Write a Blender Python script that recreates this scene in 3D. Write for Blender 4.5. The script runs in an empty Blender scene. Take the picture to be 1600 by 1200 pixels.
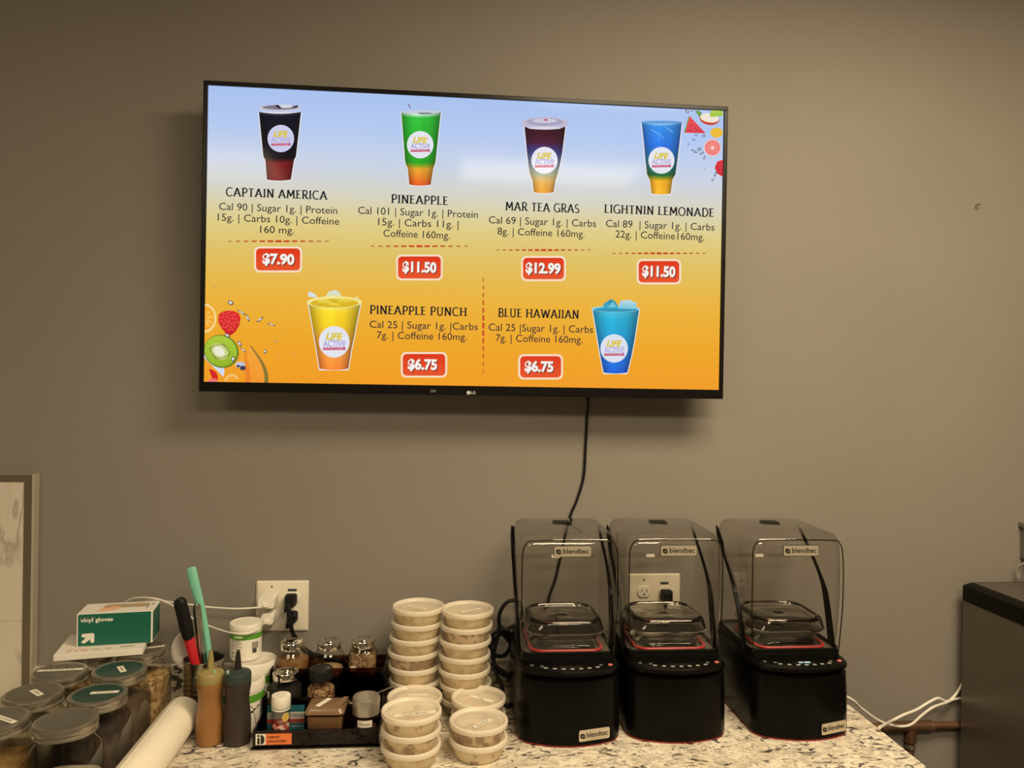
import bpy, bmesh, math, random
from mathutils import Vector as V, Matrix
sc = bpy.context.scene
COL = sc.collection
random.seed(7)
PI = math.pi

# ------------------------------------------------------------------ camera
FPX = 1202.0
EYE = V((0, -1.82, 1.62))
yaw, pit, rol = math.radians(5.2), math.radians(.24), math.radians(.95)
FW = V((math.sin(yaw)*math.cos(pit), math.cos(yaw)*math.cos(pit), -math.sin(pit)))
r0 = V((math.cos(yaw), -math.sin(yaw), 0)); u0 = r0.cross(FW)
RT = math.cos(rol)*r0 + math.sin(rol)*u0
UP = -math.sin(rol)*r0 + math.cos(rol)*u0
cd = bpy.data.cameras.new('camera'); cam = bpy.data.objects.new('camera', cd); COL.objects.link(cam)
cam.matrix_world = Matrix(((RT.x, UP.x, -FW.x, EYE.x), (RT.y, UP.y, -FW.y, EYE.y), (RT.z, UP.z, -FW.z, EYE.z), (0, 0, 0, 1)))
cd.sensor_fit = 'HORIZONTAL'; cd.sensor_width = 36; cd.lens = FPX/1600*36; cd.clip_start = .02
sc.camera = cam

# ------------------------------------------------------------------ world, ceiling lamps, exposure
w = bpy.data.worlds.new('world'); sc.world = w; w.use_nodes = True
w.node_tree.nodes['Background'].inputs[0].default_value = (1, .84, .62, 1)
w.node_tree.nodes['Background'].inputs[1].default_value = .05
WARM = (1.0, .81, .53)
def troffer(x, y, sx, sy, power):
    l = bpy.data.lights.new('ceiling_troffer', 'AREA'); l.shape = 'RECTANGLE'; l.size = sx; l.size_y = sy
    l.energy = power; l.color = WARM
    o = bpy.data.objects.new('ceiling_troffer', l); COL.objects.link(o); o.location = (x, y, 2.745)
troffer(.92, -1.2, 1.1, .55, 53)
troffer(.56, -2.50, .95, .42, 41)
troffer(-1.5, -2.6, 1.2, .6, 32)
sc.view_settings.view_transform = 'Standard'; sc.view_settings.look = 'None'
sc.view_settings.exposure = 0.0; sc.view_settings.gamma = 1.0; sc.view_settings.use_curve_mapping = False
sc.cycles.transparent_max_bounces = 32; sc.cycles.max_bounces = 10

# ------------------------------------------------------------------ where the camera sees a pixel
def ray(px, py): return FW + RT*((px-800)/FPX) - UP*((py-600)/FPX)
def Wy(px, py, y=0.0):
    d = ray(px, py); return EYE + d*((y-EYE.y)/d.y)
def Pz(px, py, z=.9):
    d = ray(px, py); return EYE + d*((z-EYE.z)/d.z)

# ------------------------------------------------------------------ materials
def lin(c): return tuple((x/255/12.92 if x/255 <= .04045 else ((x/255+.055)/1.055)**2.4) for x in c)
def mat(name):
    m = bpy.data.materials.new(name); m.use_nodes = True; nt = m.node_tree
    return m, nt, nt.nodes, nt.links
def pbr(name, col, rough=.5, metal=0, noise=0, nscale=30, spec=.5, bump=0, bscale=200, sub=0, trans=0, coat=0):
    m, nt, n, l = mat(name); b = n['Principled BSDF']
    b.inputs['Base Color'].default_value = (*col, 1); b.inputs['Roughness'].default_value = rough
    b.inputs['Metallic'].default_value = metal; b.inputs['Specular IOR Level'].default_value = spec
    b.inputs['Coat Weight'].default_value = coat
    tc = n.new('ShaderNodeTexCoord')
    if noise:
        t = n.new('ShaderNodeTexNoise'); t.inputs['Scale'].default_value = nscale; t.inputs['Detail'].default_value = 4
        l.new(tc.outputs['Object'], t.inputs['Vector'])
        r = n.new('ShaderNodeValToRGB'); r.color_ramp.elements[0].position = .3; r.color_ramp.elements[1].position = .7
        r.color_ramp.elements[0].color = (*[c*(1-noise) for c in col], 1); r.color_ramp.elements[1].color = (*[min(1, c*(1+noise)) for c in col], 1)
        l.new(t.outputs['Fac'], r.inputs['Fac']); l.new(r.outputs['Color'], b.inputs['Base Color'])
    if bump:
        t = n.new('ShaderNodeTexNoise'); t.inputs['Scale'].default_value = bscale; t.inputs['Detail'].default_value = 3
        l.new(tc.outputs['Object'], t.inputs['Vector'])
        bp = n.new('ShaderNodeBump'); bp.inputs['Strength'].default_value = bump; bp.inputs['Distance'].default_value = .002
        l.new(t.outputs['Fac'], bp.inputs['Height']); l.new(bp.outputs['Normal'], b.inputs['Normal'])
    return m
def clear(name, tint, edge, rough=.03, blend=.25, ior=1.45, veil=0):
    """thin clear plastic or glass: see-through, darker where seen edge on, with mirror gloss"""
    m, nt, n, l = mat(name); n.remove(n['Principled BSDF']); out = n['Material Output']
    t = n.new('ShaderNodeBsdfTransparent'); g = n.new('ShaderNodeBsdfGlossy'); g.inputs['Roughness'].default_value = rough
    lw = n.new('ShaderNodeLayerWeight'); lw.inputs['Blend'].default_value = blend
    mx = n.new('ShaderNodeMix'); mx.data_type = 'RGBA'
    mx.inputs['A'].default_value = (*tint, 1); mx.inputs['B'].default_value = (*edge, 1)
    l.new(lw.outputs['Facing'], mx.inputs['Factor']); l.new(mx.outputs['Result'], t.inputs['Color'])
    f = n.new('ShaderNodeFresnel'); f.inputs['IOR'].default_value = ior
    ge = n.new('ShaderNodeNewGeometry'); inv = n.new('ShaderNodeMath'); inv.operation = 'SUBTRACT'; inv.inputs[0].default_value = 1
    l.new(ge.outputs['Backfacing'], inv.inputs[1])
    mu = n.new('ShaderNodeMath'); mu.operation = 'MULTIPLY'; l.new(f.outputs[0], mu.inputs[0]); l.new(inv.outputs[0], mu.inputs[1])
    s = n.new('ShaderNodeMixShader'); l.new(mu.outputs[0], s.inputs[0]); l.new(t.outputs[0], s.inputs[1]); l.new(g.outputs[0], s.inputs[2])
    if veil:
        df = n.new('ShaderNodeBsdfDiffuse'); df.inputs['Color'].default_value = (.75, .72, .66, 1)
        v = n.new('ShaderNodeMixShader'); v.inputs[0].default_value = veil; l.new(s.outputs[0], v.inputs[1]); l.new(df.outputs[0], v.inputs[2]); s = v
    l.new(s.outputs[0], out.inputs['Surface']); return m
def solid_glass():
    m, nt, n, l = mat('thick_clear_plastic'); n.remove(n['Principled BSDF']); g = n.new('ShaderNodeBsdfGlass'); g.inputs['IOR'].default_value = 1.46
    g.inputs['Roughness'].default_value = .03; g.inputs['Color'].default_value = (.97, .965, .95, 1); l.new(g.outputs[0], n['Material Output'].inputs['Surface']); return m
def frosted(name, col, see, rough=.35):
    """cloudy plastic: part see-through, part diffuse and translucent, faint gloss"""
    m, nt, n, l = mat(name); b = n['Principled BSDF']; out = n['Material Output']
    b.inputs['Base Color'].default_value = (*col, 1); b.inputs['Roughness'].default_value = rough
    t = n.new('ShaderNodeBsdfTransparent'); t.inputs['Color'].default_value = (.95, .93, .88, 1)
    tr = n.new('ShaderNodeBsdfTranslucent'); tr.inputs['Color'].default_value = (*col, 1)
    a = n.new('ShaderNodeMixShader'); a.inputs[0].default_value = .3; l.new(b.outputs[0], a.inputs[1]); l.new(tr.outputs[0], a.inputs[2])
    s = n.new('ShaderNodeMixShader'); s.inputs[0].default_value = see; l.new(a.outputs[0], s.inputs[1]); l.new(t.outputs[0], s.inputs[2])
    l.new(s.outputs[0], out.inputs['Surface']); return m
def speck(name, cols, scale, rough=.7, stretch=(1, 1, 1)):
    """grains of several colours (voronoi cells)"""
    m, nt, n, l = mat(name); b = n['Principled BSDF']; b.inputs['Roughness'].default_value = rough
    tc = n.new('ShaderNodeTexCoord'); mp = n.new('ShaderNodeMapping'); mp.inputs['Scale'].default_value = stretch
    v = n.new('ShaderNodeTexVoronoi'); v.inputs['Scale'].default_value = scale
    l.new(tc.outputs['Object'], mp.inputs['Vector']); l.new(mp.outputs['Vector'], v.inputs['Vector'])
    sp = n.new('ShaderNodeSeparateColor'); l.new(v.outputs['Color'], sp.inputs[0])
    r = n.new('ShaderNodeValToRGB'); r.color_ramp.interpolation = 'CONSTANT'; e = r.color_ramp.elements
    while len(e) < len(cols): e.new(.5)
    for i, c in enumerate(cols): e[i].position = i/len(cols); e[i].color = (*c, 1)
    l.new(sp.outputs[0], r.inputs['Fac'])
    d = n.new('ShaderNodeMix'); d.data_type = 'RGBA'; d.blend_type = 'MULTIPLY'; d.inputs['Factor'].default_value = .0
    l.new(r.outputs['Color'], d.inputs['A']); l.new(d.outputs['Result'], b.inputs['Base Color'])
    bp = n.new('ShaderNodeBump'); bp.inputs['Strength'].default_value = .8; bp.inputs['Distance'].default_value = .002; bp.invert = True
    l.new(v.outputs['Distance'], bp.inputs['Height']); l.new(bp.outputs['Normal'], b.inputs['Normal'])
    return m
def mottled(name, a, b_, scale, lo=.45, hi=.6, rough=.45):
    m, nt, n, l = mat(name); b = n['Principled BSDF']; b.inputs['Roughness'].default_value = rough
    tc = n.new('ShaderNodeTexCoord'); t = n.new('ShaderNodeTexNoise'); t.inputs['Scale'].default_value = scale; t.inputs['Detail'].default_value = 5; t.inputs['Roughness'].default_value = .6
    oi = n.new('ShaderNodeObjectInfo'); ad = n.new('ShaderNodeVectorMath'); ad.operation = 'ADD'
    l.new(tc.outputs['Object'], ad.inputs[0]); l.new(oi.outputs['Random'], ad.inputs[1]); l.new(ad.outputs[0], t.inputs['Vector'])
    r = n.new('ShaderNodeValToRGB'); r.color_ramp.elements[0].position = lo; r.color_ramp.elements[1].position = hi
    r.color_ramp.elements[0].color = (*a, 1); r.color_ramp.elements[1].color = (*b_, 1)
    l.new(t.outputs['Fac'], r.inputs['Fac']); l.new(r.outputs['Color'], b.inputs['Base Color']); return m
def granite():
    m, nt, n, l = mat('speckled_granite'); b = n['Principled BSDF']; b.inputs['Roughness'].default_value = .28
    tc = n.new('ShaderNodeTexCoord')
    def noise(scale, sx, sy, det, dist, rot=0):
        mp = n.new('ShaderNodeMapping'); mp.inputs['Scale'].default_value = (sx, sy, 1); mp.inputs['Rotation'].default_value = (0, 0, rot)
        l.new(tc.outputs['Object'], mp.inputs['Vector'])
        t = n.new('ShaderNodeTexNoise'); t.inputs['Scale'].default_value = scale; t.inputs['Detail'].default_value = det; t.inputs['Distortion'].default_value = dist
        l.new(mp.outputs['Vector'], t.inputs['Vector']); return t
    def ramp(src, stops):
        r = n.new('ShaderNodeValToRGB'); e = r.color_ramp.elements
        while len(e) < len(stops): e.new(.5)
        for i, (p, c) in enumerate(stops): e[i].position = p; e[i].color = (*c, 1)
        l.new(src, r.inputs['Fac']); return r
    base = ramp(noise(22, 1, 1.2, 4, .6).outputs['Fac'], [(.3, (.60, .52, .40)), (.45, (.74, .67, .54)), (.6, (.80, .74, .62)), (.75, (.62, .56, .46))])
    gr = ramp(noise(46, .8, 1.4, 6, 1.2, .3).outputs['Fac'], [(.46, (0, 0, 0)), (.60, (.8, .8, .8))])
    dk = ramp(noise(46, .66, 1.4, 7, 1.6, .45).outputs['Fac'], [(.57, (0, 0, 0)), (.62, (.95, .95, .95))])
    sm = ramp(noise(120, .8, 1.2, 3, 1.0).outputs['Fac'], [(.60, (0, 0, 0)), (.66, (1, 1, 1))])
    def over(a, fac, col):
        x = n.new('ShaderNodeMix'); x.data_type = 'RGBA'; l.new(fac, x.inputs['Factor']); l.new(a, x.inputs['A']); x.inputs['B'].default_value = (*col, 1); return x.outputs['Result']
    c = over(base.outputs['Color'], gr.outputs['Color'], (.46, .41, .34))
    c = over(c, sm.outputs['Color'], (.25, .22, .19))
    c = over(c, dk.outputs['Color'], (.055, .05, .052))
    l.new(c, b.inputs['Base Color']); return m
def marble():
    m, nt, n, l = mat('veined_marble_tile'); b = n['Principled BSDF']; b.inputs['Roughness'].default_value = .25
    tc = n.new('ShaderNodeTexCoord'); mp = n.new('ShaderNodeMapping'); mp.inputs['Rotation'].default_value = (0, .75, 0); mp.inputs['Scale'].default_value = (1, 1, .32)
    t = n.new('ShaderNodeTexNoise'); t.inputs['Scale'].default_value = 7; t.inputs['Detail'].default_value = 6; t.inputs['Distortion'].default_value = 1.3
    l.new(tc.outputs['Object'], mp.inputs['Vector']); l.new(mp.outputs['Vector'], t.inputs['Vector'])
    r = n.new('ShaderNodeValToRGB'); e = r.color_ramp.elements; e.new(.5); e.new(.5); e.new(.5)
    for i, (p, c) in enumerate([(.3, (.58, .53, .45)), (.47, (.66, .61, .52)), (.50, (.42, .38, .31)), (.53, (.66, .61, .52)), (.8, (.62, .57, .49))]): e[i].position = p; e[i].color = (*c, 1)
    l.new(t.outputs['Fac'], r.inputs['Fac']); l.new(r.outputs['Color'], b.inputs['Base Color']); return m
def screen_mat():
    m, nt, n, l = mat('lit_screen_picture'); b = n['Principled BSDF']; b.inputs['Base Color'].default_value = (.01, .01, .01, 1)
    b.inputs['Roughness'].default_value = .08; b.inputs['Specular IOR Level'].default_value = .07; a = n.new('ShaderNodeAttribute'); a.attribute_name = 'Col'
    l.new(a.outputs['Color'], b.inputs['Emission Color']); b.inputs['Emission Strength'].default_value = .94; return m

M = dict(
    wall=pbr('taupe_wall_paint', (.238, .218, .192), .62, noise=.03, nscale=3, bump=.12, bscale=260, spec=.3),
    room=pbr('far_wall_paint', (.26, .24, .21), .7), ceil=pbr('ceiling_tile', (.7, .68, .64), .8, noise=.04, nscale=8), floor=pbr('floor_vinyl', (.20, .17, .14), .45, noise=.15, nscale=4),
    granite=granite(), marble=marble(), grout=pbr('grout', (.72, .68, .58), .8), bronze=pbr('brushed_bronze_trim', (.20, .17, .125), .4, .6), trimedge=pbr('pale_trim_edge', (.42, .38, .31), .5),
    cabinet=pbr('cabinet_laminate', (.12, .11, .10), .5),
    jarglass=solid_glass(), platform=pbr('glossy_dark_platform', (.105, .094, .078), .14, spec=.8),
    black=pbr('gloss_black_plastic', (.0030, .0027, .0022), .26, spec=.10), satin=pbr('satin_black_plastic', (.004, .004, .0035), .42, spec=.15), rubber=pbr('black_rubber', (.006, .006, .006), .5, spec=.25), bezel=pbr('black_bezel', (.006, .0055, .005), .3, spec=.2),
    screen=screen_mat(), logo=pbr('pale_grey_print', (.55, .55, .55), .5),
    white=pbr('white_plastic', (.78, .74, .66), .35), ivory=pbr('ivory_plastic', (.70, .65, .54), .35), cordw=pbr('white_cord', (.80, .76, .68), .45), slot=pbr('dark_print', (.05, .06, .07), .5), screw=pbr('screw_metal', (.35, .32, .27), .35, .8),
    hood=clear('smoke_clear_plastic', (.945, .935, .92), (.30, .285, .26), .035, .16, 1.5), hoodedge=clear('smoke_hood_rim', (.42, .40, .37), (.10, .095, .09), .05, .4, 1.6), jarclear=clear('clear_jar_plastic', (.94, .935, .92), (.62, .59, .53), .07, .3, 1.8, .07), glass=clear('clear_glass', (.95, .95, .93), (.42, .40, .36), .02, .25, 1.5),
    red=pbr('red_rubber', (.42, .035, .03), .4), redbtn=pbr('red_button', (.62, .16, .13), .35), btn=pbr('white_key_print', (.42, .41, .38), .4), dimbtn=pbr('grey_key_print', (.10, .10, .10), .4), plate=pbr('silver_badge', (.62, .55, .42), .3, .55), ink=pbr('black_ink', (.012, .011, .010), .5), lcd=pbr('unlit_display', (.015, .016, .016), .12),
    lidgrey=pbr('grey_metal_lid', (.135, .125, .105), .42, .3), lidgreen=pbr('green_lid_print', (.016, .048, .038), .4, .1), lidrim=pbr('worn_steel_rim', (.40, .37, .31), .27, .85), label=pbr('paper_label', (.78, .74, .64), .6), faint=pbr('faint_print', (.30, .27, .22), .6),
    box=pbr('white_card', (.78, .74, .68), .55), green=pbr('green_card_print', (.005, .115, .075), .45), peach=pbr('peach_print', (.72, .42, .25), .5), tanhole=pbr('tan_opening', (.42, .32, .20), .8), redink=pbr('red_ink', (.5, .05, .03), .5),
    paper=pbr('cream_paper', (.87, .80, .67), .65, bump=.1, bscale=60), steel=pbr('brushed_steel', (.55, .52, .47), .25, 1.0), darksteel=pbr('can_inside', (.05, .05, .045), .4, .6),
    cansteel=pbr('dull_can_steel', (.32, .30, .26), .24, 1.0), mint=pbr('mint_silicone', (.20, .55, .42), .45), redh=pbr('red_handle', (.55, .018, .03), .35), pinkw=pbr('white_scoop', (.80, .72, .68), .35),
    caramel=pbr('caramel_bottle', (.27, .125, .036), .32, noise=.10, nscale=14), carcap=pbr('caramel_cap', (.30, .24, .095), .38), choc=pbr('chocolate_bottle', (.040, .030, .025), .36, noise=.15, nscale=14, spec=.25), choccap=pbr('dark_teal_cap', (.034, .050, .045), .4, spec=.25), tip=pbr('dark_nozzle', (.018, .012, .012), .35), mintdot=pbr('pale_mint_plastic', (.30, .48, .36), .4),
    tub=pbr('white_tub', (.80, .76, .68), .35), band=pbr('green_band', (.10, .32, .03), .4),
    tray=clear('dark_brown_acrylic', (.36, .20, .13), (.08, .04, .028), .08, .4, 1.5), chrome=pbr('chrome', (.75, .72, .66), .08, 1.0), blacklid=pbr('black_lid', (.010, .010, .009), .4, spec=.25),
    teal=pbr('teal_card', (.01, .12, .15), .5), greycard=pbr('grey_card', (.50, .50, .47), .5), orange=pbr('orange_sticker', (.75, .18, .05), .5), yellow=pbr('yellow_sticker', (.78, .55, .12), .5),
    deli=frosted('frosted_tub_wall', (.94, .87, .74), .80), delilid=frosted('frosted_lid', (.94, .88, .76), .18), delitop=frosted('clear_lid_panel', (.94, .88, .76), .42),
    appl=pbr('dark_stainless', (.17, .15, .12), .38, .6, noise=.05, nscale=5), appltop=pbr('dark_top', (.075, .066, .055), .5), pipe=pbr('aged_copper', (.16, .085, .05), .42, .5, noise=.25, nscale=30), greybox=pbr('grey_box', (.16, .15, .135), .5),
    cinn=pbr('cinnamon', (.09, .035, .015), .8), cocoa=pbr('cocoa_powder', (.22, .115, .05), .85, noise=.12, nscale=40), scoop=pbr('brown_clear_lid', (.20, .12, .065), .25), silverlid=pbr('brushed_silver_lid', (.50, .47, .41), .35, .85),
)

# ------------------------------------------------------------------ mesh builder
class MB:
    def __init__(s): s.v = []; s.f = []; s.ms = []; s.col = {}
    def mi(s, m):
        if m not in s.ms: s.ms.append(m)
        return s.ms.index(m)
    def add(s, vs, fs, m, cols=None):
        o = len(s.v); k = s.mi(m); s.v += [tuple(p) for p in vs]
        for f in fs:
            if cols: s.col[len(s.f)] = [cols[i] for i in f]
            s.f.append(([i+o for i in f], k))
    def poly(s, pts, m, cols=None): s.add(pts, [list(range(len(pts)))], m, cols)
    def loft(s, rings, m, c0=True, c1=True):
        n = len(rings[0]); vs = [p for r in rings for p in r]; fs = []
        for i in range(len(rings)-1):
            for j in range(n):
                a, b = i*n+j, i*n+(j+1) % n; fs.append([a, b, b+n, a+n])
        if c0: fs.append(list(range(n))[::-1])
        if c1: fs.append([(len(rings)-1)*n+j for j in range(n)])
        s.add(vs, fs, m)
    def box(s, c, d, m, r=0, rot=0, mx=None):
        """box with softened edges, rot about z or full matrix mx"""
        x, y, z = d[0]/2, d[1]/2, d[2]/2
        if r:
            rr = [ring(2*x-2*r*k, 2*y-2*r*k, max(r*(1-k), r*.3), zz, 3) for zz, k in ((-z, .6), (-z+r*.6, 0), (z-r*.6, 0), (z, .6))]
        else:
            rr = [[V((a*x, b*y, zz)) for a, b in ((-1, -1), (1, -1), (1, 1), (-1, 1))] for zz in (-z, z)]
        q = mx if mx else Matrix.Rotation(rot, 4, 'Z'); c = V(c)
        s.loft([[c + q @ p for p in r_] for r_ in rr], m)
    def lathe(s, prof, m, c=(0, 0, 0), seg=36, mx=None, c0=False, c1=False):
        c = V(c); rings = []
        for r, z in prof:
            ps = [V((max(r, 1e-5)*math.cos(2*PI*i/seg), max(r, 1e-5)*math.sin(2*PI*i/seg), z)) for i in range(seg)]
            rings.append([c + ((mx @ p) if mx else p) for p in ps])
        s.loft(rings, m, c0, c1)
    def tube(s, pts, r, m, seg=8, caps=True):
        pts = [V(p) for p in pts]; n = len(pts); rs = r if isinstance(r, (list, tuple)) else [r]*n; rings = []; nn = None
        for i, p in enumerate(pts):
            t = (pts[min(i+1, n-1)] - pts[max(i-1, 0)]).normalized()
            if nn is None:
                nn = t.orthogonal().normalized()
            nn = (nn - t*nn.dot(t)).normalized(); b = t.cross(nn)
            rings.append([p + (nn*math.cos(2*PI*k/seg) + b*math.sin(2*PI*k/seg))*rs[i] for k in range(seg)])
        s.loft(rings, m, caps, caps)
    def strip(s, pts, wdir, w_, th, m):
        """flat strap along pts, w_ wide along wdir, th thick"""
        pts = [V(p) for p in pts]; n = len(pts); wd = V(wdir).normalized(); rings = []
        for i, p in enumerate(pts):
            t = (pts[min(i+1, n-1)] - pts[max(i-1, 0)]).normalized(); nb = t.cross(wd).normalized()
            ww = w_[i] if isinstance(w_, (list, tuple)) else w_
            rings.append([p + wd*(a*ww/2) + nb*(b*th/2) for a, b in ((-1, -1), (1, -1), (1, 1), (-1, 1))])
        s.loft(rings, m)
    def text(s, txt, o, rt, up, h, m, width=None, align='C', bold=0, shear=0, col=None):
        vs, fs, wd = glyphs(txt, bold, shear); o, rt, up = V(o), V(rt).normalized(), V(up).normalized()
        k = (width/wd if width else h); sh = {'C': -wd/2, 'L': 0, 'R': -wd}[align]
        s.add([o + rt*((x+sh)*k) + up*(y*h) for x, y in vs], fs, m, [col]*len(vs) if col else None)
    def build(s, name, parent=None, loc=None, angle=35, smooth=True):
        me = bpy.data.meshes.new(name); L = V(loc) if loc is not None else V((0, 0, 0))
        me.from_pydata([V(p)-L for p in s.v], [], [f for f, k in s.f])
        for m in s.ms: me.materials.append(m)
        me.polygons.foreach_set('material_index', [k for f, k in s.f])
        if s.col:
            ca = me.color_attributes.new('Col', 'FLOAT_COLOR', 'CORNER'); i = 0
            for pi, (f, k) in enumerate(s.f):
                cs = s.col.get(pi, [(0, 0, 0)]*len(f))
                for c in cs: ca.data[i].color = (*c, 1); i += 1
        me.update()
        if not s.col:
            bm = bmesh.new(); bm.from_mesh(me); bmesh.ops.recalc_face_normals(bm, faces=bm.faces); bm.to_mesh(me); bm.free()
        if smooth and not s.col: me.shade_smooth(); me.set_sharp_from_angle(angle=math.radians(angle))
        o = bpy.data.objects.new(name, me); COL.objects.link(o)
        if parent: o.parent = parent
        o.location = L; return o
def ring(w_, d, r, z, n=5, cx=0, cy=0):
    r = min(r, w_/2-1e-4, d/2-1e-4); out = []
    for sx, sy, a in ((1, 1, 0), (-1, 1, 90), (-1, -1, 180), (1, -1, 270)):
        for i in range(n+1):
            t = math.radians(a + 90*i/n); out.append(V((cx+sx*(w_/2-r)+r*math.cos(t), cy+sy*(d/2-r)+r*math.sin(t), z)))
    return out
def spline(pts, n=8):
    pts = [V(p) for p in pts]; out = []; P = [pts[0]*2-pts[1]] + pts + [pts[-1]*2-pts[-2]]
    for i in range(1, len(P)-2):
        a, b, c, d = P[i-1:i+3]
        for k in range(n):
            t = k/n; out.append(.5*((2*b) + (c-a)*t + (2*a-5*b+4*c-d)*t*t + (3*b-a-3*c+d)*t**3))
    return out + [pts[-1]]
_g = {}; CAP = [1.0]
def glyphs(txt, bold=0, shear=0):
    key = (txt, bold, shear)
    if key in _g: return _g[key]
    cu = bpy.data.curves.new('lettering', 'FONT'); cu.body = txt; cu.size = 1; cu.offset = bold; cu.shear = shear; cu.resolution_u = 3
    o = bpy.data.objects.new('lettering', cu); COL.objects.link(o); dg = bpy.context.evaluated_depsgraph_get()
    me = bpy.data.meshes.new_from_object(o.evaluated_get(dg)); k = CAP[0]
    vs = [(v.co.x/k, v.co.y/k) for v in me.vertices]; fs = [list(p.vertices) for p in me.polygons]
    x0 = min(v[0] for v in vs); x1 = max(v[0] for v in vs); vs = [(x-x0, y) for x, y in vs]
    bpy.data.objects.remove(o); bpy.data.curves.remove(cu); bpy.data.meshes.remove(me)
    _g[key] = (vs, fs, x1-x0); return _g[key]

_h = glyphs('H'); CAP[0] = max(v[1] for v in _h[0]); _g.clear()
# ------------------------------------------------------------------ things
def tag(o, label, cat, group=None):
    o['label'] = label; o['category'] = cat
    if group: o['group'] = group
    return o
def thing(name, loc, label, cat, group=None, rz=0):
    o = bpy.data.objects.new(name, None); COL.objects.link(o); o.location = loc; o.rotation_euler.z = rz
    o.empty_display_size = .03; return tag(o, label, cat, group)
def dup(root, loc=None, rz=None, label=None):
    r = root.copy(); COL.objects.link(r)
    if loc is not None: r.location = loc
    if rz is not None: r.rotation_euler.z = rz
    if label: r['label'] = label
    for ch in list(root.children):
        c = ch.copy(); COL.objects.link(c); c.parent = r
        for g in list(ch.children):
            d = g.copy(); COL.objects.link(d); d.parent = c
    return r
def struct(o): o['kind'] = 'structure'; return o
X, Y, Z = V((1, 0, 0)), V((0, 1, 0)), V((0, 0, 1))
CZ = .9

# ================================================================== the room
def slab(name, a, b, m):
    q = MB(); a, b = V(a), V(b); q.box((a+b)/2, b-a, m); return struct(q.build(name, loc=(a+b)/2))
slab('wall_back', (-2.6, 0, 0), (3.0, .12, 2.75), M['wall'])
slab('wall_left', (-2.72, -5.0, 0), (-2.6, .12, 2.75), M['room'])
slab('wall_right', (3.0, -5.0, 0), (3.12, .12, 2.75), M['room'])
slab('wall_front', (-2.72, -5.12, 0), (3.12, -5.0, 2.75), M['room'])
slab('floor', (-2.72, -5.12, -.1), (3.12, .12, 0), M['floor'])
slab('ceiling', (-2.72, -5.12, 2.75), (3.12, .12, 2.85), M['ceil'])

# ================================================================== counter
ct = thing('countertop', (0, 0, .87), 'cream granite countertop with black flecks along the wall', 'countertop')
q = MB(); q.box((-.435, -.32, .015), (2.73, .64, .03), M['granite'], r=.004); q.build('worktop', ct)
q = MB(); q.box((.014, -.0105, .9305), (1.83, .020, .061), M['granite'], r=.002); tag(q.build('backsplash', loc=(.014, -.0105, .9305)), 'low cream granite backsplash strip along the wall behind the counter items', 'backsplash')
cb = thing('base_cabinet', (-.45, -.31, 0), 'dark base cabinet carrying the granite countertop', 'cabinet')
q = MB(); q.box((0, .01, .45), (2.60, .56, .84), M['cabinet']); q.build('carcass', cb)
q = MB(); q.box((0, .03, .015), (2.56, .5, .03), M['satin']); q.build('plinth', cb)

# tiled panel at the left
tp = thing('tile_panel', (-1.2, -.012, .9), 'veined marble tile panel with bronze edge trim on the wall at far left', 'tile panel')
q = MB(); x1 = -.919+1.2; zt = .478
q.box(((-.4+x1)/2, 0, (.0+.165)/2), (x1+.4, .02, .165), M['marble']); q.box(((-.4+x1)/2, 0, (.168+zt)/2), (x1+.4, .02, zt-.168), M['marble']); q.build('marble_tile', tp)
q = MB(); q.box(((-.4+x1)/2, .001, .1665), (x1+.4, .0185, .003), M['grout']); q.build('grout_line', tp)
q = MB(); q.box((x1+.008, -.001, .245), (.016, .022, .49), M['bronze']); q.box(((-.4+x1)/2, -.001, .484), (x1+.4, .022, .012), M['bronze']); q.build('edge_trim', tp)
q = MB(); q.box((x1+.0185, .0, .2475), (.005, .022, .495), M['trimedge']); q.build('trim_lip', tp)

# ================================================================== television
TY = -.10
x0, x1, z0, z1 = -.524, .645, 1.586, 2.2585
tv = thing('television', ((x0+x1)/2, TY, (z0+z1)/2), 'wide flat television on the wall showing an orange and blue drinks menu', 'television')
tvl = V(tv.location)
def tvb(q, name): return q.build(name, tv)
hw, hh = (x1-x0)/2, (z1-z0)/2
q = MB(); b_, bb = .0095, .021      # bezel widths
for c, d in (((0, .006, hh-b_/2), (2*hw, .014, b_)), ((0, .006, -hh+bb/2), (2*hw, .014, bb)), ((-hw+b_/2, .006, (bb-b_)/2), (b_, .014, 2*hh-b_-bb)), ((hw-b_/2, .006, (bb-b_)/2), (b_, .014, 2*hh-b_-bb))):
    q.box(c, d, M['bezel'], r=.0015)
tvb(q, 'bezel')
q = MB(); q.loft([[V((p.x, .013+k, p.y)) for p in ring(2*(hw-i), 2*(hh-i), .01, 0)] for k, i in ((0, .001), (.012, .004), (.020, .03))], M['satin'])
q.loft([[V((p.x, .033+k, p.y-.12)) for p in ring(2*hw-.16-i, .36-i, .03, 0)] for k, i in ((-.001, 0), (.022, .03))], M['satin']); tvb(q, 'rear_housing')
q = MB(); q.box((0, .072, 0), (.40, .016, .30), M['satin'], r=.003); q.box((0, .088, 0), (.22, .020, .22), M['satin']); tvb(q, 'wall_bracket')
q = MB(); lz = -hh+.0105; p = Wy(732, 613.5, TY)-tvl
q.lathe([(0, 0), (.0042, 0)], M['logo'], c=(p.x, -.0018, p.z), mx=Matrix.Rotation(PI/2, 4, 'X')); q.text('LG', (p.x+.0105, -.0018, p.z-.003), X, Z, .0062, M['logo'], bold=.02); tvb(q, 'maker_mark')
q = MB(); p = Wy(677, 611, TY)-tvl; q.box((p.x, -.0012, p.z), (.012, .001, .006), M['dimbtn']); tvb(q, 'bezel_patch')  # small grey patch on the bottom bezel

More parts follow.
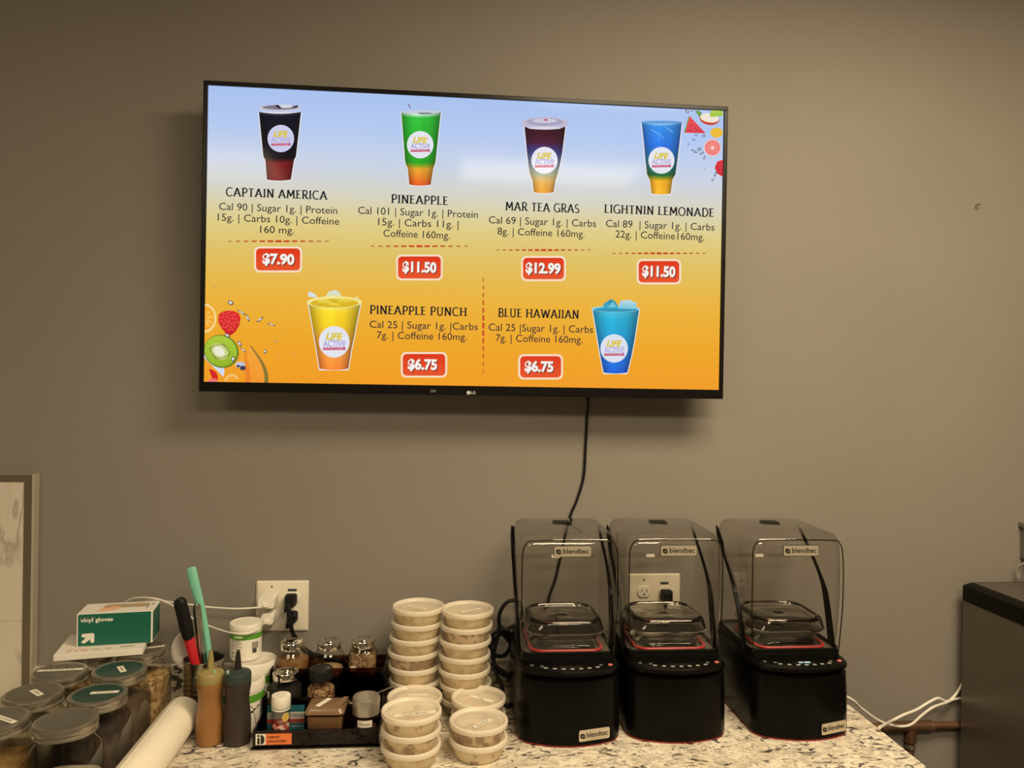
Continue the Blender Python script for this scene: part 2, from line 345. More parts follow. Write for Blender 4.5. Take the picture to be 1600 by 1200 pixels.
# the picture on the screen: flat coloured shapes, all in the plane of the panel
S = MB(); SM = M['screen']; LAY = [0]
def sp(px, py, k=None): # photo pixel -> point in the panel's plane (thing's own frame)
    p = Wy(px, py, TY)-tvl; return V((p.x, .0035-.000008*(LAY[0] if k is None else k), p.z))
def shape(pts, c, c2=None):
    LAY[0] += 1; n = len(pts)
    ps = [sp(*p) for p in pts]
    if c2 is None: cols = [lin(c)]*n
    else:
        zs = [p.z for p in ps]; a, b = max(zs), min(zs); l1, l2 = lin(c), lin(c2)
        cols = [tuple(l1[i]+(l2[i]-l1[i])*(a-z)/max(a-b, 1e-6) for i in range(3)) for z in zs]
    S.poly(ps, SM, cols)
def oval(cx, cy, rx, ry, c, c2=None, n=24, rot=0, a0=0, a1=360):
    pts = []
    for i in range(n + (1 if a1-a0 < 360 else 0)):
        t = math.radians(a0+(a1-a0)*i/n); x, y = rx*math.cos(t), ry*math.sin(t)
        pts.append((cx+x*math.cos(rot)-y*math.sin(rot), cy+x*math.sin(rot)+y*math.cos(rot)))
    shape(pts, c, c2)
def rrect(cx, cy, w_, h, r, c, c2=None, dy=0):
    pts = [(p.x+cx, -p.y+cy+p.x*dy) for p in ring(w_, h, r, 0, 4)]; shape(pts, c, c2)
def words(t, xa, xb, y, cap, c, bold=0, shear=0):
    LAY[0] += 1; a, b = sp(xa, y), sp(xb, y); cz = sp((xa+xb)/2, y); h = (sp((xa+xb)/2, y-cap)-cz).z
    S.text(t, (cz.x, cz.y, cz.z), X, Z, h, SM, width=b.x-a.x, bold=bold, shear=shear, col=lin(c))
# background bands in height and width
bx0, bx1, bz0, bz1 = -hw+b_-.001, hw-b_+.001, -hh+bb-.001, hh-b_+.001
stops = [(0, (172, 198, 244)), (.12, (184, 206, 248)), (.24, (205, 216, 236)), (.34, (219, 217, 205)), (.45, (228, 210, 140)), (.56, (229, 197, 102)), (.70, (241, 184, 62)), (.85, (244, 171, 40)), (1, (247, 160, 36))]
def bgc(t):
    for (a, ca), (b, cb_) in zip(stops, stops[1:]):
        if t <= b:
            u = (t-a)/(b-a); return lin(tuple(ca[i]+(cb_[i]-ca[i])*u for i in range(3)))
    return lin(stops[-1][1])
N = 40; NX = 8
for i in range(N):
    for j in range(NX):
        xa, xb = bx0+(bx1-bx0)*j/NX, bx0+(bx1-bx0)*(j+1)/NX; ta, tb = i/N, (i+1)/N
        za, zb = bz1+(bz0-bz1)*ta, bz1+(bz0-bz1)*tb
        S.poly([(xa, .0035, za), (xa, .0035, zb), (xb, .0035, zb), (xb, .0035, za)], SM, [bgc(ta), bgc(tb), bgc(tb), bgc(ta)])
# lettering with flared, serifed capitals drawn stroke by stroke
def arc(cx, cy, rx, ry, a, b, n=8): return [(cx+rx*math.cos(math.radians(a+(b-a)*i/n)), cy+ry*math.sin(math.radians(a+(b-a)*i/n))) for i in range(n+1)]
GL = {  # width, strokes (points), serifs (x, y)
 'A': (.86, [[(.08, 0), (.43, 1)], [(.43, 1), (.78, 0)], [(.2, .33), (.66, .33)]], [(.08, 0), (.78, 0)]),
 'B': (.68, [[(.16, 0), (.16, 1)], [(.16, 1)]+arc(.36, .76, .22, .24, 90, -90)+[(.16, .52)], [(.16, .52)]+arc(.38, .26, .25, .26, 90, -90)+[(.16, 0)]], [(.16, 0), (.16, 1)]),
 'C': (.78, [arc(.45, .5, .38, .5, 48, 312, 14)], []),
 'D': (.80, [[(.16, 0), (.16, 1)], [(.16, 1)]+arc(.34, .5, .40, .5, 90, -90, 12)+[(.16, 0)]], [(.16, 0), (.16, 1)]),
 'E': (.62, [[(.16, 0), (.16, 1)], [(.16, 1), (.56, 1)], [(.16, .52), (.48, .52)], [(.16, 0), (.58, 0)]], [(.10, 0), (.10, 1)]),
 'G': (.82, [arc(.45, .5, .38, .5, 48, 330, 14), [(.74, .02), (.74, .45), (.52, .45)]], []),
 'H': (.86, [[(.16, 0), (.16, 1)], [(.70, 0), (.70, 1)], [(.16, .52), (.70, .52)]], [(.16, 0), (.16, 1), (.70, 0), (.70, 1)]),
 'I': (.34, [[(.17, 0), (.17, 1)]], [(.17, 0), (.17, 1)]),
 'K': (.74, [[(.16, 0), (.16, 1)], [(.66, 1), (.2, .5), (.68, 0)]], [(.16, 0), (.16, 1)]),
 'L': (.60, [[(.16, 0), (.16, 1)], [(.16, 0), (.56, 0)]], [(.16, 1), (.10, 0)]),
 'M': (1.0, [[(.13, 0), (.18, 1)], [(.18, 1), (.5, .25)], [(.5, .25), (.82, 1)], [(.82, 1), (.87, 0)]], [(.13, 0), (.87, 0)]),
 'N': (.86, [[(.16, 0), (.16, 1)], [(.16, 1), (.70, 0)], [(.70, 0), (.70, 1)]], [(.16, 0), (.70, 1)]),
 'O': (.88, [arc(.44, .5, .37, .5, 90, 450, 20)], []),
 'P': (.66, [[(.16, 0), (.16, 1)], [(.16, 1)]+arc(.36, .72, .24, .28, 90, -90)+[(.16, .44)]], [(.16, 0), (.16, 1)]),
 'R': (.74, [[(.16, 0), (.16, 1)], [(.16, 1)]+arc(.36, .73, .24, .27, 90, -90)+[(.16, .46)], [(.36, .46), (.68, 0)]], [(.16, 0), (.16, 1), (.68, 0)]),
 'S': (.60, [arc(.30, .75, .21, .25, 40, 270, 9)+arc(.30, .25, .22, .25, 90, -140, 9)], []),
 'T': (.70, [[(.35, 0), (.35, 1)], [(.04, 1), (.66, 1)]], [(.35, 0)]),
 'U': (.82, [[(.16, 1)]+arc(.41, .3, .25, .3, 180, 360, 10)+[(.66, 1)]], [(.16, 1), (.66, 1)]),
 'W': (1.14, [[(.08, 1), (.33, 0)], [(.33, 0), (.57, .9)], [(.57, .9), (.81, 0)], [(.81, 0), (1.06, 1)]], [(.08, 1), (1.06, 1)]),
}
def title(t, xa, xb, y, cap, c=(24, 24, 34), th=.155):
    LAY[0] += 1; adv = []; x = 0
    for ch in t:
        adv.append(x); x += (.40 if ch == ' ' else GL[ch][0]+.07)
    a, b, cz = sp(xa, y), sp(xb, y), sp((xa+xb)/2, y); h = (sp((xa+xb)/2, y-cap)-cz).z; k = (b.x-a.x)/(x-.07); col = lin(c); lay = cz.y
    def pt(u, v): return V((cz.x-(b.x-a.x)/2+u*k, lay, cz.z+v*h))
    for ch, ax in zip(t, adv):
        if ch == ' ': continue
        for st in GL[ch][1]:
            n = len(st); L = []; R = []
            for i, p in enumerate(st):
                d = V((st[min(i+1, n-1)][0]-st[max(i-1, 0)][0], st[min(i+1, n-1)][1]-st[max(i-1, 0)][1])); d.normalize()
                hor = abs(d.x) > .8; ww = th*(.55 if hor and n < 4 else .8 if hor else 1)/2*(1.18 if i in (0, n-1) and n < 6 else 1)
                y_ = min(max(p[1], 0), 1)
                if hor and n < 4: y_ = min(max(p[1], ww), 1-ww)
                L.append((p[0]-d.y*ww, y_+d.x*ww)); R.append((p[0]+d.y*ww, y_-d.x*ww))
            vs = [pt(u+ax, v) for u, v in L+R]; S.add(vs, [[i, i+1, n+i+1, n+i] for i in range(n-1)], SM, [col]*2*n)
        for sx, sy in GL[ch][2]:
            s0, s1 = (0, .075) if sy == 0 else (.925, 1)
            S.poly([pt(ax+sx-.16, s0), pt(ax+sx+.16, s0), pt(ax+sx+.16, s1), pt(ax+sx-.16, s1)], SM, [col]*4)
def dashes(xa, xb, y, n=13, vert=False):
    LAY[0] += 1
    for i in range(n):
        t = (i+.5)/n; g = 1-abs(t-.5)*2; ln = (xb-xa)/n*(.24+.14*g); hh_ = .7+.9*g; c0 = xa+(xb-xa)*t; col = lin((205-25*(1-g)*1, 60+55*(1-g), 30+20*(1-g)))
        r_ = ((c0-ln, y-hh_), (c0+ln, y-hh_), (c0+ln, y+hh_), (c0-ln, y+hh_)) if not vert else ((y-hh_, c0-ln), (y+hh_, c0-ln), (y+hh_, c0+ln), (y-hh_, c0+ln))
        S.poly([sp(*p) for p in r_], SM, [col]*4)
def badge(cx, cy, w_, h, t, xa, xb):
    rrect(cx, cy, w_, h, 8, (253, 226, 200)); rrect(cx, cy, w_-6, h-6, 6, (226, 52, 22), (236, 84, 40)); rrect(cx, cy+1, w_-24, h-20, 5, (228, 62, 26), (234, 84, 40))
    words(t, xa+1.3, xb+1.3, cy+8.4, 15, (110, 22, 18), bold=.045); words(t, xa, xb, cy+7, 15, (252, 246, 240), bold=.045)
INK = (40, 38, 50)
def item(tt, lines, dash=None):
    title(*tt)
    for l_ in lines: words(*l_, c=INK, bold=.003)
    if dash: dashes(*dash)
item(('CAPTAIN AMERICA', 352.5, 511.3, 308.5, 13.2), [('Cal 90 | Sugar 1g. | Protein', 342, 527.3, 330.5, 11), ('15g. | Carbs 10g. | Coffeine', 340, 530.4, 347.5, 11), ('160 mg.', 405.8, 459, 364, 11)], (352.5, 516.8, 376.5, 13))
item(('PINEAPPLE', 611, 700.3, 318.2, 13.2), [('Cal 101 | Sugar 1g. | Protein', 559.8, 747.4, 336.8, 11), ('15g. | Carbs 11g. |', 590.8, 716.8, 353.6, 11), ('Coffeine 160mg.', 599, 703, 371, 11)], (576, 734.5, 384.3, 13))
item(('MAR TEA GRAS', 790, 906, 330, 13.2), [('Cal 69 | Sugar 1g. | Carbs', 764.3, 932.3, 351.3, 11), ('8g. | Coffeine 160mg.', 777.8, 914, 368.3, 11)], (773, 926, 390.3, 15))
item(('LIGHTNIN LEMONADE', 945, 1117, 335.3, 13.2), [('Cal 89  | Sugar 1g. | Carbs', 947.6, 1117.7, 357, 11), ('22g. | Coffeine160mg.', 962.4, 1101.6, 373, 11)], (955, 1106, 395.5, 15))
item(('PINEAPPLE PUNCH', 577.8, 730, 492, 13.2), [('Cal 25 | Sugar 1g. |Carbs', 577.8, 747, 513.8, 11), ('7g. | Coffeine 160mg.', 588.8, 729.7, 530.2, 11)])
item(('BLUE HAWAIIAN', 778.6, 905.4, 496.3, 13.2), [('Cal 25 |Sugar 1g. | Carbs', 764, 927.5, 518.2, 11), ('7g. | Coffeine 160mg.', 775, 910.8, 534.6, 11)])
dashes(431, 586, 755.3, 13, vert=True)
badge(434, 405, 75, 40.5, '$7.90', 409.5, 459.5); badge(655.3, 417.6, 73, 40.5, '$11.50', 628.7, 682); badge(849.5, 419.3, 70, 39.5, '$12.99', 821.6, 876.4)
badge(1030.2, 424.3, 69.5, 39.5, '$11.50', 1004, 1056); badge(662.5, 570, 72.5, 40, '$6.75', 637, 683); badge(845, 573.2, 70, 39.5, '$6.75', 820, 865)
def mixc(a, b, t): return tuple(a[i]+(b[i]-a[i])*t for i in range(3))
def cup(prof, halo=1.4, nx=7):
    """prof: rows (y, xleft, xright, colour) drawn as a pale outline then a shaded body"""
    LAY[0] += 1
    S.poly([sp(a-halo, y) for y, a, b, c in prof]+[sp(a_, prof[-1][0]+halo+1.2) for a_ in (prof[-1][1], prof[-1][2])]+[sp(b+halo, y) for y, a, b, c in prof[::-1]], SM, [lin((236, 232, 232))]*(2*len(prof)+2))
    LAY[0] += 1
    sh = [.70, .92, 1.06, 1.10, 1.02, 1.0, .86, .62]
    for (ya, a, b, c), (yb, a2, b2, c2) in zip(prof, prof[1:]):
        for j in range(nx):
            u, v = j/nx, (j+1)/nx; bow = lambda t, w_: .09*w_*(1-(2*t-1)**2)*.5
            ps = [sp(a+(b-a)*u, ya+bow(u, b-a)), sp(a+(b-a)*v, ya+bow(v, b-a)), sp(a2+(b2-a2)*v, yb+bow(v, b2-a2)), sp(a2+(b2-a2)*u, yb+bow(u, b2-a2))]
            f = lambda c_, k: lin(tuple(min(255, x*sh[k]) for x in c_))
            S.poly(ps, SM, [f(c, j), f(c, j+1), f(c2, j+1), f(c2, j)])
def logo(cx, cy, r, tint=(232, 234, 246)):
    oval(cx, cy, r, r*1.03, tint); words('LIFE', cx-r*.56, cx+r*.56, cy-r*.14, r*.42, (225, 200, 40), bold=.04, shear=.25)
    words('ACTIVE', cx-r*.74, cx+r*.74, cy+r*.32, r*.40, (186, 178, 226), bold=.035); 
    rrect(cx, cy+r*.45, r*1.45, r*.17, .5, (196, 44, 92)); words('NUTRITION & ENERGY', cx-r*.66, cx+r*.66, cy+r*.50, r*.11, (240, 200, 215))
NV = (14, 16, 34)
cup([(174, 404, 470, (60, 62, 84)), (178, 404.5, 469.5, NV), (244, 411, 462, (10, 10, 24)), (249, 414, 459, (70, 8, 22)), (252, 414.3, 458.6, (120, 14, 30)), (280, 416.5, 454, (118, 12, 26))])
oval(437.5, 168, 35, 5.2, (206, 200, 216)); oval(437.5, 167, 28, 3.6, (128, 122, 140)); oval(444, 165.5, 13, 2.4, (226, 224, 232)); shape([(428, 164), (434, 163), (440, 168), (436, 169)], (44, 40, 52)); shape([(456, 166), (464, 163.5), (466, 166), (460, 168)], (60, 54, 70))
logo(438.3, 215.8, 20.8, (206, 208, 240))
G1 = (44, 184, 56)
cup([(174, 627, 689, (216, 226, 236)), (178.5, 627, 688.5, (120, 206, 120)), (181, 627.5, 688, G1), (252, 633, 680.5, (40, 160, 36)), (257, 634.5, 679, (130, 160, 30)), (262, 637, 677, (226, 160, 44)), (288, 639.5, 673, (224, 84, 34))])
oval(658, 174, 33.5, 2.6, (200, 208, 222)); shape([(637, 161), (638.8, 161.5), (642, 168.5), (640.5, 168.5)], (120, 90, 100)); oval(664, 176.5, 12, 1.2, (100, 120, 110))
logo(656.5, 225.5, 20.8)
cup([(194, 819.5, 884, (88, 30, 56)), (200, 820, 883.5, (58, 10, 30)), (220, 822, 881, (72, 20, 50)), (236, 823.5, 879, (60, 58, 140)), (258, 826, 875, (92, 124, 158)), (270, 828, 872, (146, 160, 128)), (281, 832, 868.5, (214, 164, 70)), (300, 834.5, 865, (240, 160, 46))])
oval(851.5, 192, 37.5, 10, (196, 190, 216)); oval(851.5, 190, 29, 6, (170, 164, 196)); oval(851.5, 188, 19, 3.4, (210, 206, 226)); oval(853, 186.8, 3, 1.4, (190, 60, 90)); oval(851.5, 199.5, 26, 2.2, (222, 220, 234))
logo(851, 250, 20.6)
cup([(191, 1003, 1066, (90, 168, 232)), (195, 1003.5, 1065.5, (46, 136, 226)), (226, 1007, 1062, (34, 112, 222)), (250, 1009, 1059, (26, 120, 150)), (272, 1011.5, 1056, (26, 104, 48)), (277, 1014, 1053, (150, 150, 30)), (281, 1016, 1051, (240, 170, 36)), (302, 1018.5, 1048.5, (244, 178, 44))])
oval(1034.5, 190.5, 32.3, 2.6, (96, 160, 226)); 
for a, b in (((1018, 202), (1031, 209)), ((1031, 209), (1038, 216)), ((1028, 208), (1031, 219)), ((1040, 198), (1052, 206))): shape([(a[0], a[1]-.5), (b[0], b[1]-.5), (b[0], b[1]+.5), (a[0], a[1]+.5)], (150, 205, 246))
logo(1034, 250, 20.4)
cup([(472, 481, 563.5, (246, 226, 110)), (484, 483.5, 561, (250, 214, 40)), (510, 488, 556, (246, 200, 36)), (522, 490, 554, (248, 184, 50)), (545, 494, 549, (249, 160, 66)), (576, 499, 544, (250, 134, 52))])
oval(522.3, 472, 43, 9.5, (250, 236, 150)); oval(522.3, 473.5, 38, 7, (222, 186, 36))
for cx, cy, w_, h, r_ in ((506, 471, 26, 9, .1), (538, 470, 28, 9, -.1), (523, 476, 22, 6, .2)): oval(cx, cy, w_/2, h/2, (250, 226, 90), (226, 190, 40), 5, r_)
shape([(481, 463), (482, 455), (492, 459), (496, 465)], (214, 232, 240)); shape([(508, 463), (514, 455), (524, 453), (531, 457), (533, 463)], (206, 228, 236), (236, 226, 160)); shape([(548, 467), (558, 463), (563, 469)], (240, 222, 150))
logo(522, 534, 24)
cup([(482, 926, 999.5, (70, 184, 214)), (496, 928.5, 997, (34, 172, 208)), (530, 934, 992, (28, 150, 208)), (556, 938.5, 987, (26, 118, 214)), (582, 943.5, 980.5, (22, 92, 216))])
oval(962.5, 482.5, 38.3, 5.2, (150, 214, 230)); oval(962.5, 483.5, 34, 3.6, (40, 150, 186))
shape([(942, 482), (944, 474), (955, 467), (962, 471), (968, 482)], (30, 140, 170), (60, 176, 200)); shape([(966, 482), (970, 470), (984, 468), (996, 474), (992, 483)], (190, 222, 236), (120, 200, 226)); shape([(950, 480), (958, 471), (964, 480)], (120, 200, 220))
logo(960, 544.3, 21.6, (224, 230, 246))
# fruit in the corners
oval(324, 580, 26, 26, (214, 222, 244), a0=-110, a1=20); 
oval(319.5, 497, 18, 22.5, (250, 222, 150), a0=-90, a1=90); oval(319.5, 497, 15, 19, (250, 168, 40), a0=-90, a1=90)
for a in (-50, -10, 30, 60): oval(319.5+8*math.cos(math.radians(a)), 497+10*math.sin(math.radians(a)), 5.5, 2, (252, 196, 90), rot=math.radians(a), n=10)
shape([(340, 497), (342, 490), (349, 486), (357, 485), (366, 486), (373, 490), (375.5, 497), (374, 507), (369, 516), (363, 522), (358, 524), (352, 520), (345, 512), (341, 504)], (232, 44, 44), (196, 26, 34))
for i in range(26):
    a, r_ = i*2.4, 3.1*math.sqrt(i); yy_ = 502+r_*math.sin(a)*1.02; oval(357.7+r_*math.cos(a)*(1-max(0, yy_-506)/34), yy_, 2.6, 2.4, (250, 84, 78), (214, 30, 40), n=8)
oval(345.5, 549, 28, 25.5, (110, 130, 30), rot=.5); oval(344.5, 548.5, 26, 23.5, (176, 206, 64), (150, 186, 40), rot=.5); oval(343, 549, 15, 12, (206, 216, 130), rot=.6); oval(342, 549, 9.5, 7, (240, 238, 214), rot=.6)
for i in range(26):
    a = i/26*2*PI; oval(343+14*math.cos(a)+2*math.sin(3*a), 549+11*math.sin(a), 1.7, .7, (44, 40, 18), rot=a, n=6)
pm = [(383, 601), (388, 585), (393, 565), (391, 545)]; 
def crescent(y0, y1, xl, xr, bl_, br_, c, c2, n=14):
    L_ = [(xl+(xr-xl)*0+bl_*math.sin(PI*k/n*.5+.0), y0+(y1-y0)*k/n) for k in range(n+1)]; R_r = [(xr+br_*math.sin(PI*k/n*.62), y0+(y1-y0)*k/n) for k in range(n+1)]
    shape(L_+R_r[::-1], c, c2)
crescent(540, 604, 389, 392, 4, 27, (172, 128, 56), (112, 116, 52)); crescent(541, 604, 388, 390, 3, 23, (250, 170, 60), (248, 152, 44)); crescent(552, 604, 381, 384, 2, 7, (244, 140, 48), (240, 128, 40))
oval(323, 590, 17, 14, (216, 34, 34), a0=-80, a1=50); oval(332, 597, 8, 6, (240, 120, 110), n=12); oval(362, 596, 11.5, 12, (250, 196, 110), a0=180, a1=340); oval(362, 598, 9, 10, (250, 168, 50), a0=180, a1=340)
oval(375, 570, 8, 5, (196, 202, 224), n=9); oval(379, 575, 5, 4, (60, 60, 84), n=7); oval(372, 572, 3, 2, (50, 50, 70), n=6)
for cx, cy, rx, ry, r_ in ((360, 473, 5, 3.4, .5), (406, 499, 6.5, 2, -.7), (424, 507, 7, 1.4, .3), (377, 488, 8, 1.6, .5), (387, 497, 2, 6, -.4), (374, 537, 2.4, 5, -.5), (380, 547, 6, 1.5, .7), (414, 549, 2.6, 3.4, 0), (431, 533, 3, 1, .7), (436, 558, 1.2, .8, 0), (458, 554, 1.4, .9, 0), (334, 448, 1, 1.4, 0), (364, 561, 3.4, 4.6, 0), (355, 524, 5, 2.6, .6), (445, 520, 1.2, .7, 0)):
    oval(cx, cy, rx, ry, (96, 84, 84), n=9, rot=r_); oval(cx-.3, cy-.3, rx*.62, ry*.62, (232, 228, 226), n=8, rot=r_)
shape([(1078, 181), (1103, 208), (1071, 207)], (236, 84, 92), (226, 60, 80)); shape([(1078, 181), (1071, 207), (1069, 207), (1076.5, 181)], (120, 160, 60))
for x_, y_ in ((1080, 195), (1086, 200), (1078, 203), (1090, 203)): oval(x_, y_, .9, 1.1, (50, 20, 24), n=6)
oval(1109, 184, 16, 11, (206, 62, 46), a0=0, a1=185, rot=.15); oval(1109, 184, 15, 7, (244, 232, 214), n=16, rot=.15); oval(1120, 178.5, 10.5, 8.5, (160, 196, 60), a0=150, a1=372); shape([(1086, 173), (1092, 172), (1097, 176), (1094, 183), (1090, 178)], (90, 150, 60)); oval(1120, 207, 10, 8, (240, 190, 56), n=16)
oval(1113.7, 230.5, 13.4, 13.4, (246, 200, 196)); oval(1113.7, 230.5, 11.8, 11.8, (240, 120, 116)); oval(1113.7, 230.5, 3, 3, (250, 214, 206), n=10)
for i in range(10):
    a = i*36; oval(1113.7+7*math.cos(math.radians(a)), 230.5+7*math.sin(math.radians(a)), 4, 1.5, (246, 146, 138), rot=math.radians(a), n=8)
shape([(1117, 262), (1121, 252), (1130, 249), (1129.5, 276), (1121, 271)], (224, 50, 66), (206, 36, 56))
for cx, cy, rx, ry, r_ in ((1074, 174, 3.4, 2.2, .5), (1082, 171, 2, 3, 0), (1088, 211, 3, 1, .2), (1100, 212, 2.4, 2, 0), (1084, 218, 3, 1.3, .4), (1085, 236, 5, 1.6, .5), (1093, 233, 3, 2.4, -.6), (1097, 239, 4, 1.4, -.5), (1101, 246, 1.4, 3, .3), (1076, 225, 1.2, 1.8, 0), (1118, 272, 1.6, 4, .4), (1114, 281, 3, 1.2, -.8), (1101, 264, .9, 1, 0), (1055, 179, .6, .8, 0)):
    oval(cx, cy, rx, ry, (52, 58, 92), n=9, rot=r_); oval(cx, cy, rx*.55, ry*.5, (214, 222, 242), n=8, rot=r_)
tvb(S, 'screen')
# cable of the television
q = MB(); q.tube(spline([tvl+V((.27, .05, -.30)), Wy(919, 626, -.03), Wy(917, 655, -.008), Wy(915, 700, -.005), Wy(912, 745, -.005), Wy(902, 780, -.006), Wy(890, 810, -.006), Wy(876, 870, -.006), Wy(868, 905, -.008), Wy(858, 935, -.012), Wy(850, 985, -.03)], 6), .0032, M['rubber'])
tag(q.build('television_cable', loc=(.34, 0, 1.5)), 'thin black cable hanging from the television down the wall', 'cable')

# ================================================================== wall bits: outlets, chargers, plugs, cords, nail
def outlet(p0, p1, label, mirror=False):
    c = (p0+p1)/2; w_, h = p1.x-p0.x, p0.z-p1.z
    t = thing('wall_outlet', (c.x, 0, c.z), label, 'outlet', 'double outlets on the back wall')
    q = MB(); q.loft([[V((p.x, yy, p.y)) for p in ring(w_-2*i, h-2*i, .003, 0)] for yy, i in ((-.0005, 0), (-.0035, .0005), (-.006, .004))], M['ivory']); q.build('cover_plate', t)
    for sx in (-1, 1):
        for sz in (-1, 1):
            q = MB(); rr = [(.0165*math.cos(a*PI/16), max(-.0135, min(.0135, .0165*math.sin(a*PI/16)))) for a in range(32)]
            q.loft([[V((sx*w_*.2+a*k, yy, sz*.0195+b*k)) for a, b in rr] for yy, k in ((-.0055, 1), (-.0085, 1), (-.009, .95))], M['white']); s_ = q.build('socket', t)
            q = MB()
            for dx in (-.006, .006): q.box((sx*w_*.2+dx, -.0091, sz*.0195+.003), (.0016, .0006, .007), M['ink'])
            q.lathe([(0, 0), (.0022, 0)], M['ink'], c=(sx*w_*.2, -.0094, sz*.0195-.006), mx=Matrix.Rotation(PI/2, 4, 'X'), seg=10); q.build('slot', s_)
    for sx, sz in ((-.2, .39), (-.2, -.39)):
        q = MB(); q.lathe([(0, -.0012), (.0022, -.0008), (.0026, 0)], M['screw'], c=(sx*w_, -.006, sz*h), mx=Matrix.Rotation(PI/2, 4, 'X') @ Matrix.Scale(-1, 4, Z), seg=12); q.build('screw', t)
    q = MB(); q.box((.19*w_, -.0063, .32*h), (.020, .0008, .0055), M['slot']); q.build('rating_strip', t)
    return t
outlet(Wy(401, 907), Wy(482, 985), 'ivory double outlet plate behind the white tubs with two white chargers')
outlet(Wy(981, 896), Wy(1061, 975), 'ivory double outlet plate seen through the middle blender hood')
def plug(c, label, d=(.026, .024, .024)):
    t = thing('black_plug', (c.x, -.0095, c.z), label, 'plug', 'black plugs in the wall outlets')
    q = MB(); q.loft([[V((p.x, yy, p.y-k)) for p in ring(d[0]*s_, d[2]*s_, .005, 0)] for yy, s_, k in ((0, 1, 0), (-d[1]*.6, 1, 0), (-d[1], .72, .003))], M['rubber']); q.build('plug_body', t)
    q = MB(); q.tube(spline([(-.002, -d[1]*.9, -.003), (-.006, -d[1]-.006, -.010), (-.007, -d[1]-.004, -.020)], 4), .0042, M['rubber']); q.build('strain_relief', t); return t
plug(Wy(454, 938, -.02), 'black plug in the upper right socket above the spice jars', (.026, .026, .026))
plug(Wy(456, 964, -.02), 'black plug in the lower right socket above the spice jars', (.024, .02, .024))
plug(Wy(1042, 931, -.02), 'black plug seen through the middle blender hood', (.027, .024, .027))
def charger(c, d, label):
    t = thing('usb_charger', (c.x, -.0095, c.z), label, 'charger', 'white chargers in the left outlet')
    q = MB(); q.loft([[V((p.x+k, yy, p.y)) for p in ring(d[0]*s_, d[2]*s_, .006, 0)] for yy, s_, k in ((0, .96, 0), (-.004, 1, 0), (-d[1]+.003, 1, 0), (-d[1], .93, 0))], M['white']); q.build('charger_body', t)
    q = MB(); q.box((0, -d[1]-.004, -d[2]*.18), (.011, .010, .006), M['white'], r=.001); q.build('connector', t); return t
ca, cb2 = Wy(426, 945, -.02), Wy(422, 969, -.02)
charger(V((-.3850, 0, 1.1130)), (.038, .046, .028), 'larger white charger with a cable in the upper left socket')
charger(V((-.3835, 0, 1.0735)), (.028, .042, .024), 'smaller white charger with a cable in the lower left socket')
def cord(pts, r, m, name, label, cat='cable', group=None, n=8):
    q = MB(); pts = [V(p) for p in pts]; q.tube(spline(pts, n), r, m); o = q.build(name, loc=pts[0]); return tag(o, label, cat, group)
cord([V((-.3850, -.066, 1.108)), Wy(405, 949, -.06), Wy(370, 951, -.06), Wy(330, 949, -.06), Wy(300, 945, -.07), Wy(262, 940, -.09), Wy(240, 935, -.10), Wy(215, 934, -.08), Wy(196, 941, -.06), Wy(185, 960, -.06)], .0019, M['cordw'], 'charger_cable', 'white cable from the upper charger running level to the glove box', group='white charger cables')
cord([V((-.3835, -.062, 1.069)), Wy(411, 975, -.075), Wy(404, 983, -.12), Wy(393, 988, -.140), Wy(378, 990, -.148), Wy(362, 989, -.140), Wy(350, 986, -.12), Wy(332, 980, -.10), Wy(310, 971, -.09), Wy(290, 959, -.085), Wy(268, 945, -.095), Wy(250, 939, -.09), Wy(225, 941, -.055), Wy(210, 960, -.045)], .0019, M['cordw'], 'charger_cable', 'white cable from the lower charger sagging across the small white tub', group='white charger cables')
zc = .904
cord([Wy(451, 944, -.042), Wy(451, 955, -.045), Wy(455, 980, -.04), Wy(461, 997, -.035), Wy(473, 1012, -.03), Wy(487, 1022, -.032), (-.22, -.045, .975), (-.15, -.045, .93), (-.08, -.05, zc), (.02, -.05, zc)], .0050, M['rubber'], 'plug_cord', 'thick black cord falling from the upper plug behind the spice jars', 'cord')
cord([Wy(453, 970, -.036), Wy(456, 984, -.028), Wy(466, 1000, -.022), Wy(480, 1016, -.025), (-.24, -.036, .97), (-.17, -.034, .94), (-.09, -.036, zc), (0, -.036, zc)], .0036, M['rubber'], 'plug_cord', 'thinner black cord falling from the lower plug behind the spice jars', 'cord')
cord([Wy(1040, 940, -.042), Wy(1040, 955, -.045), Wy(1041, 985, -.04), Wy(1043, 1020, -.035), (.55, -.035, .93)], .0045, M['rubber'], 'plug_cord', 'black cord falling from the plug behind the middle blender', 'cord')
# coiled cord by the left blender
q = MB(); yy = -.045
lp = [Wy(800, 1008, -.05), Wy(783, 985, yy), Wy(780, 962, yy), Wy(788, 945, yy), Wy(800, 938, yy), Wy(812, 942, -.04), Wy(815, 960, -.035), Wy(806, 975, -.035), Wy(790, 985, -.04), Wy(770, 1002, -.05), Wy(768, 1018, -.05), Wy(780, 1026, -.05), Wy(794, 1018, -.05), Wy(797, 1000, -.05), Wy(786, 985, -.055), Wy(772, 990, -.058), Wy(765, 1005, -.058), Wy(770, 1021, -.06), Wy(772, 1040, -.065), Wy(782, 1052, -.07), Wy(797, 1062, -.075), Wy(803, 1085, -.09), Pz(795, 1104, zc), Pz(786, 1095, zc), Wy(785, 1075, -.09), Wy(775, 1050, -.075), Wy(772, 1020, -.065), Wy(783, 985, -.062), Wy(797, 990, -.062), Wy(799, 1008, -.062), Wy(788, 1024, -.062), Wy(774, 1024, -.064)]
q.tube(spline(lp, 7), .0044, M['rubber']); q.tube(spline([Wy(768, 1035, -.07), Wy(782, 1046, -.075), Wy(800, 1056, -.08), (.20, -.055, .93)], 6), .0044, M['rubber'])
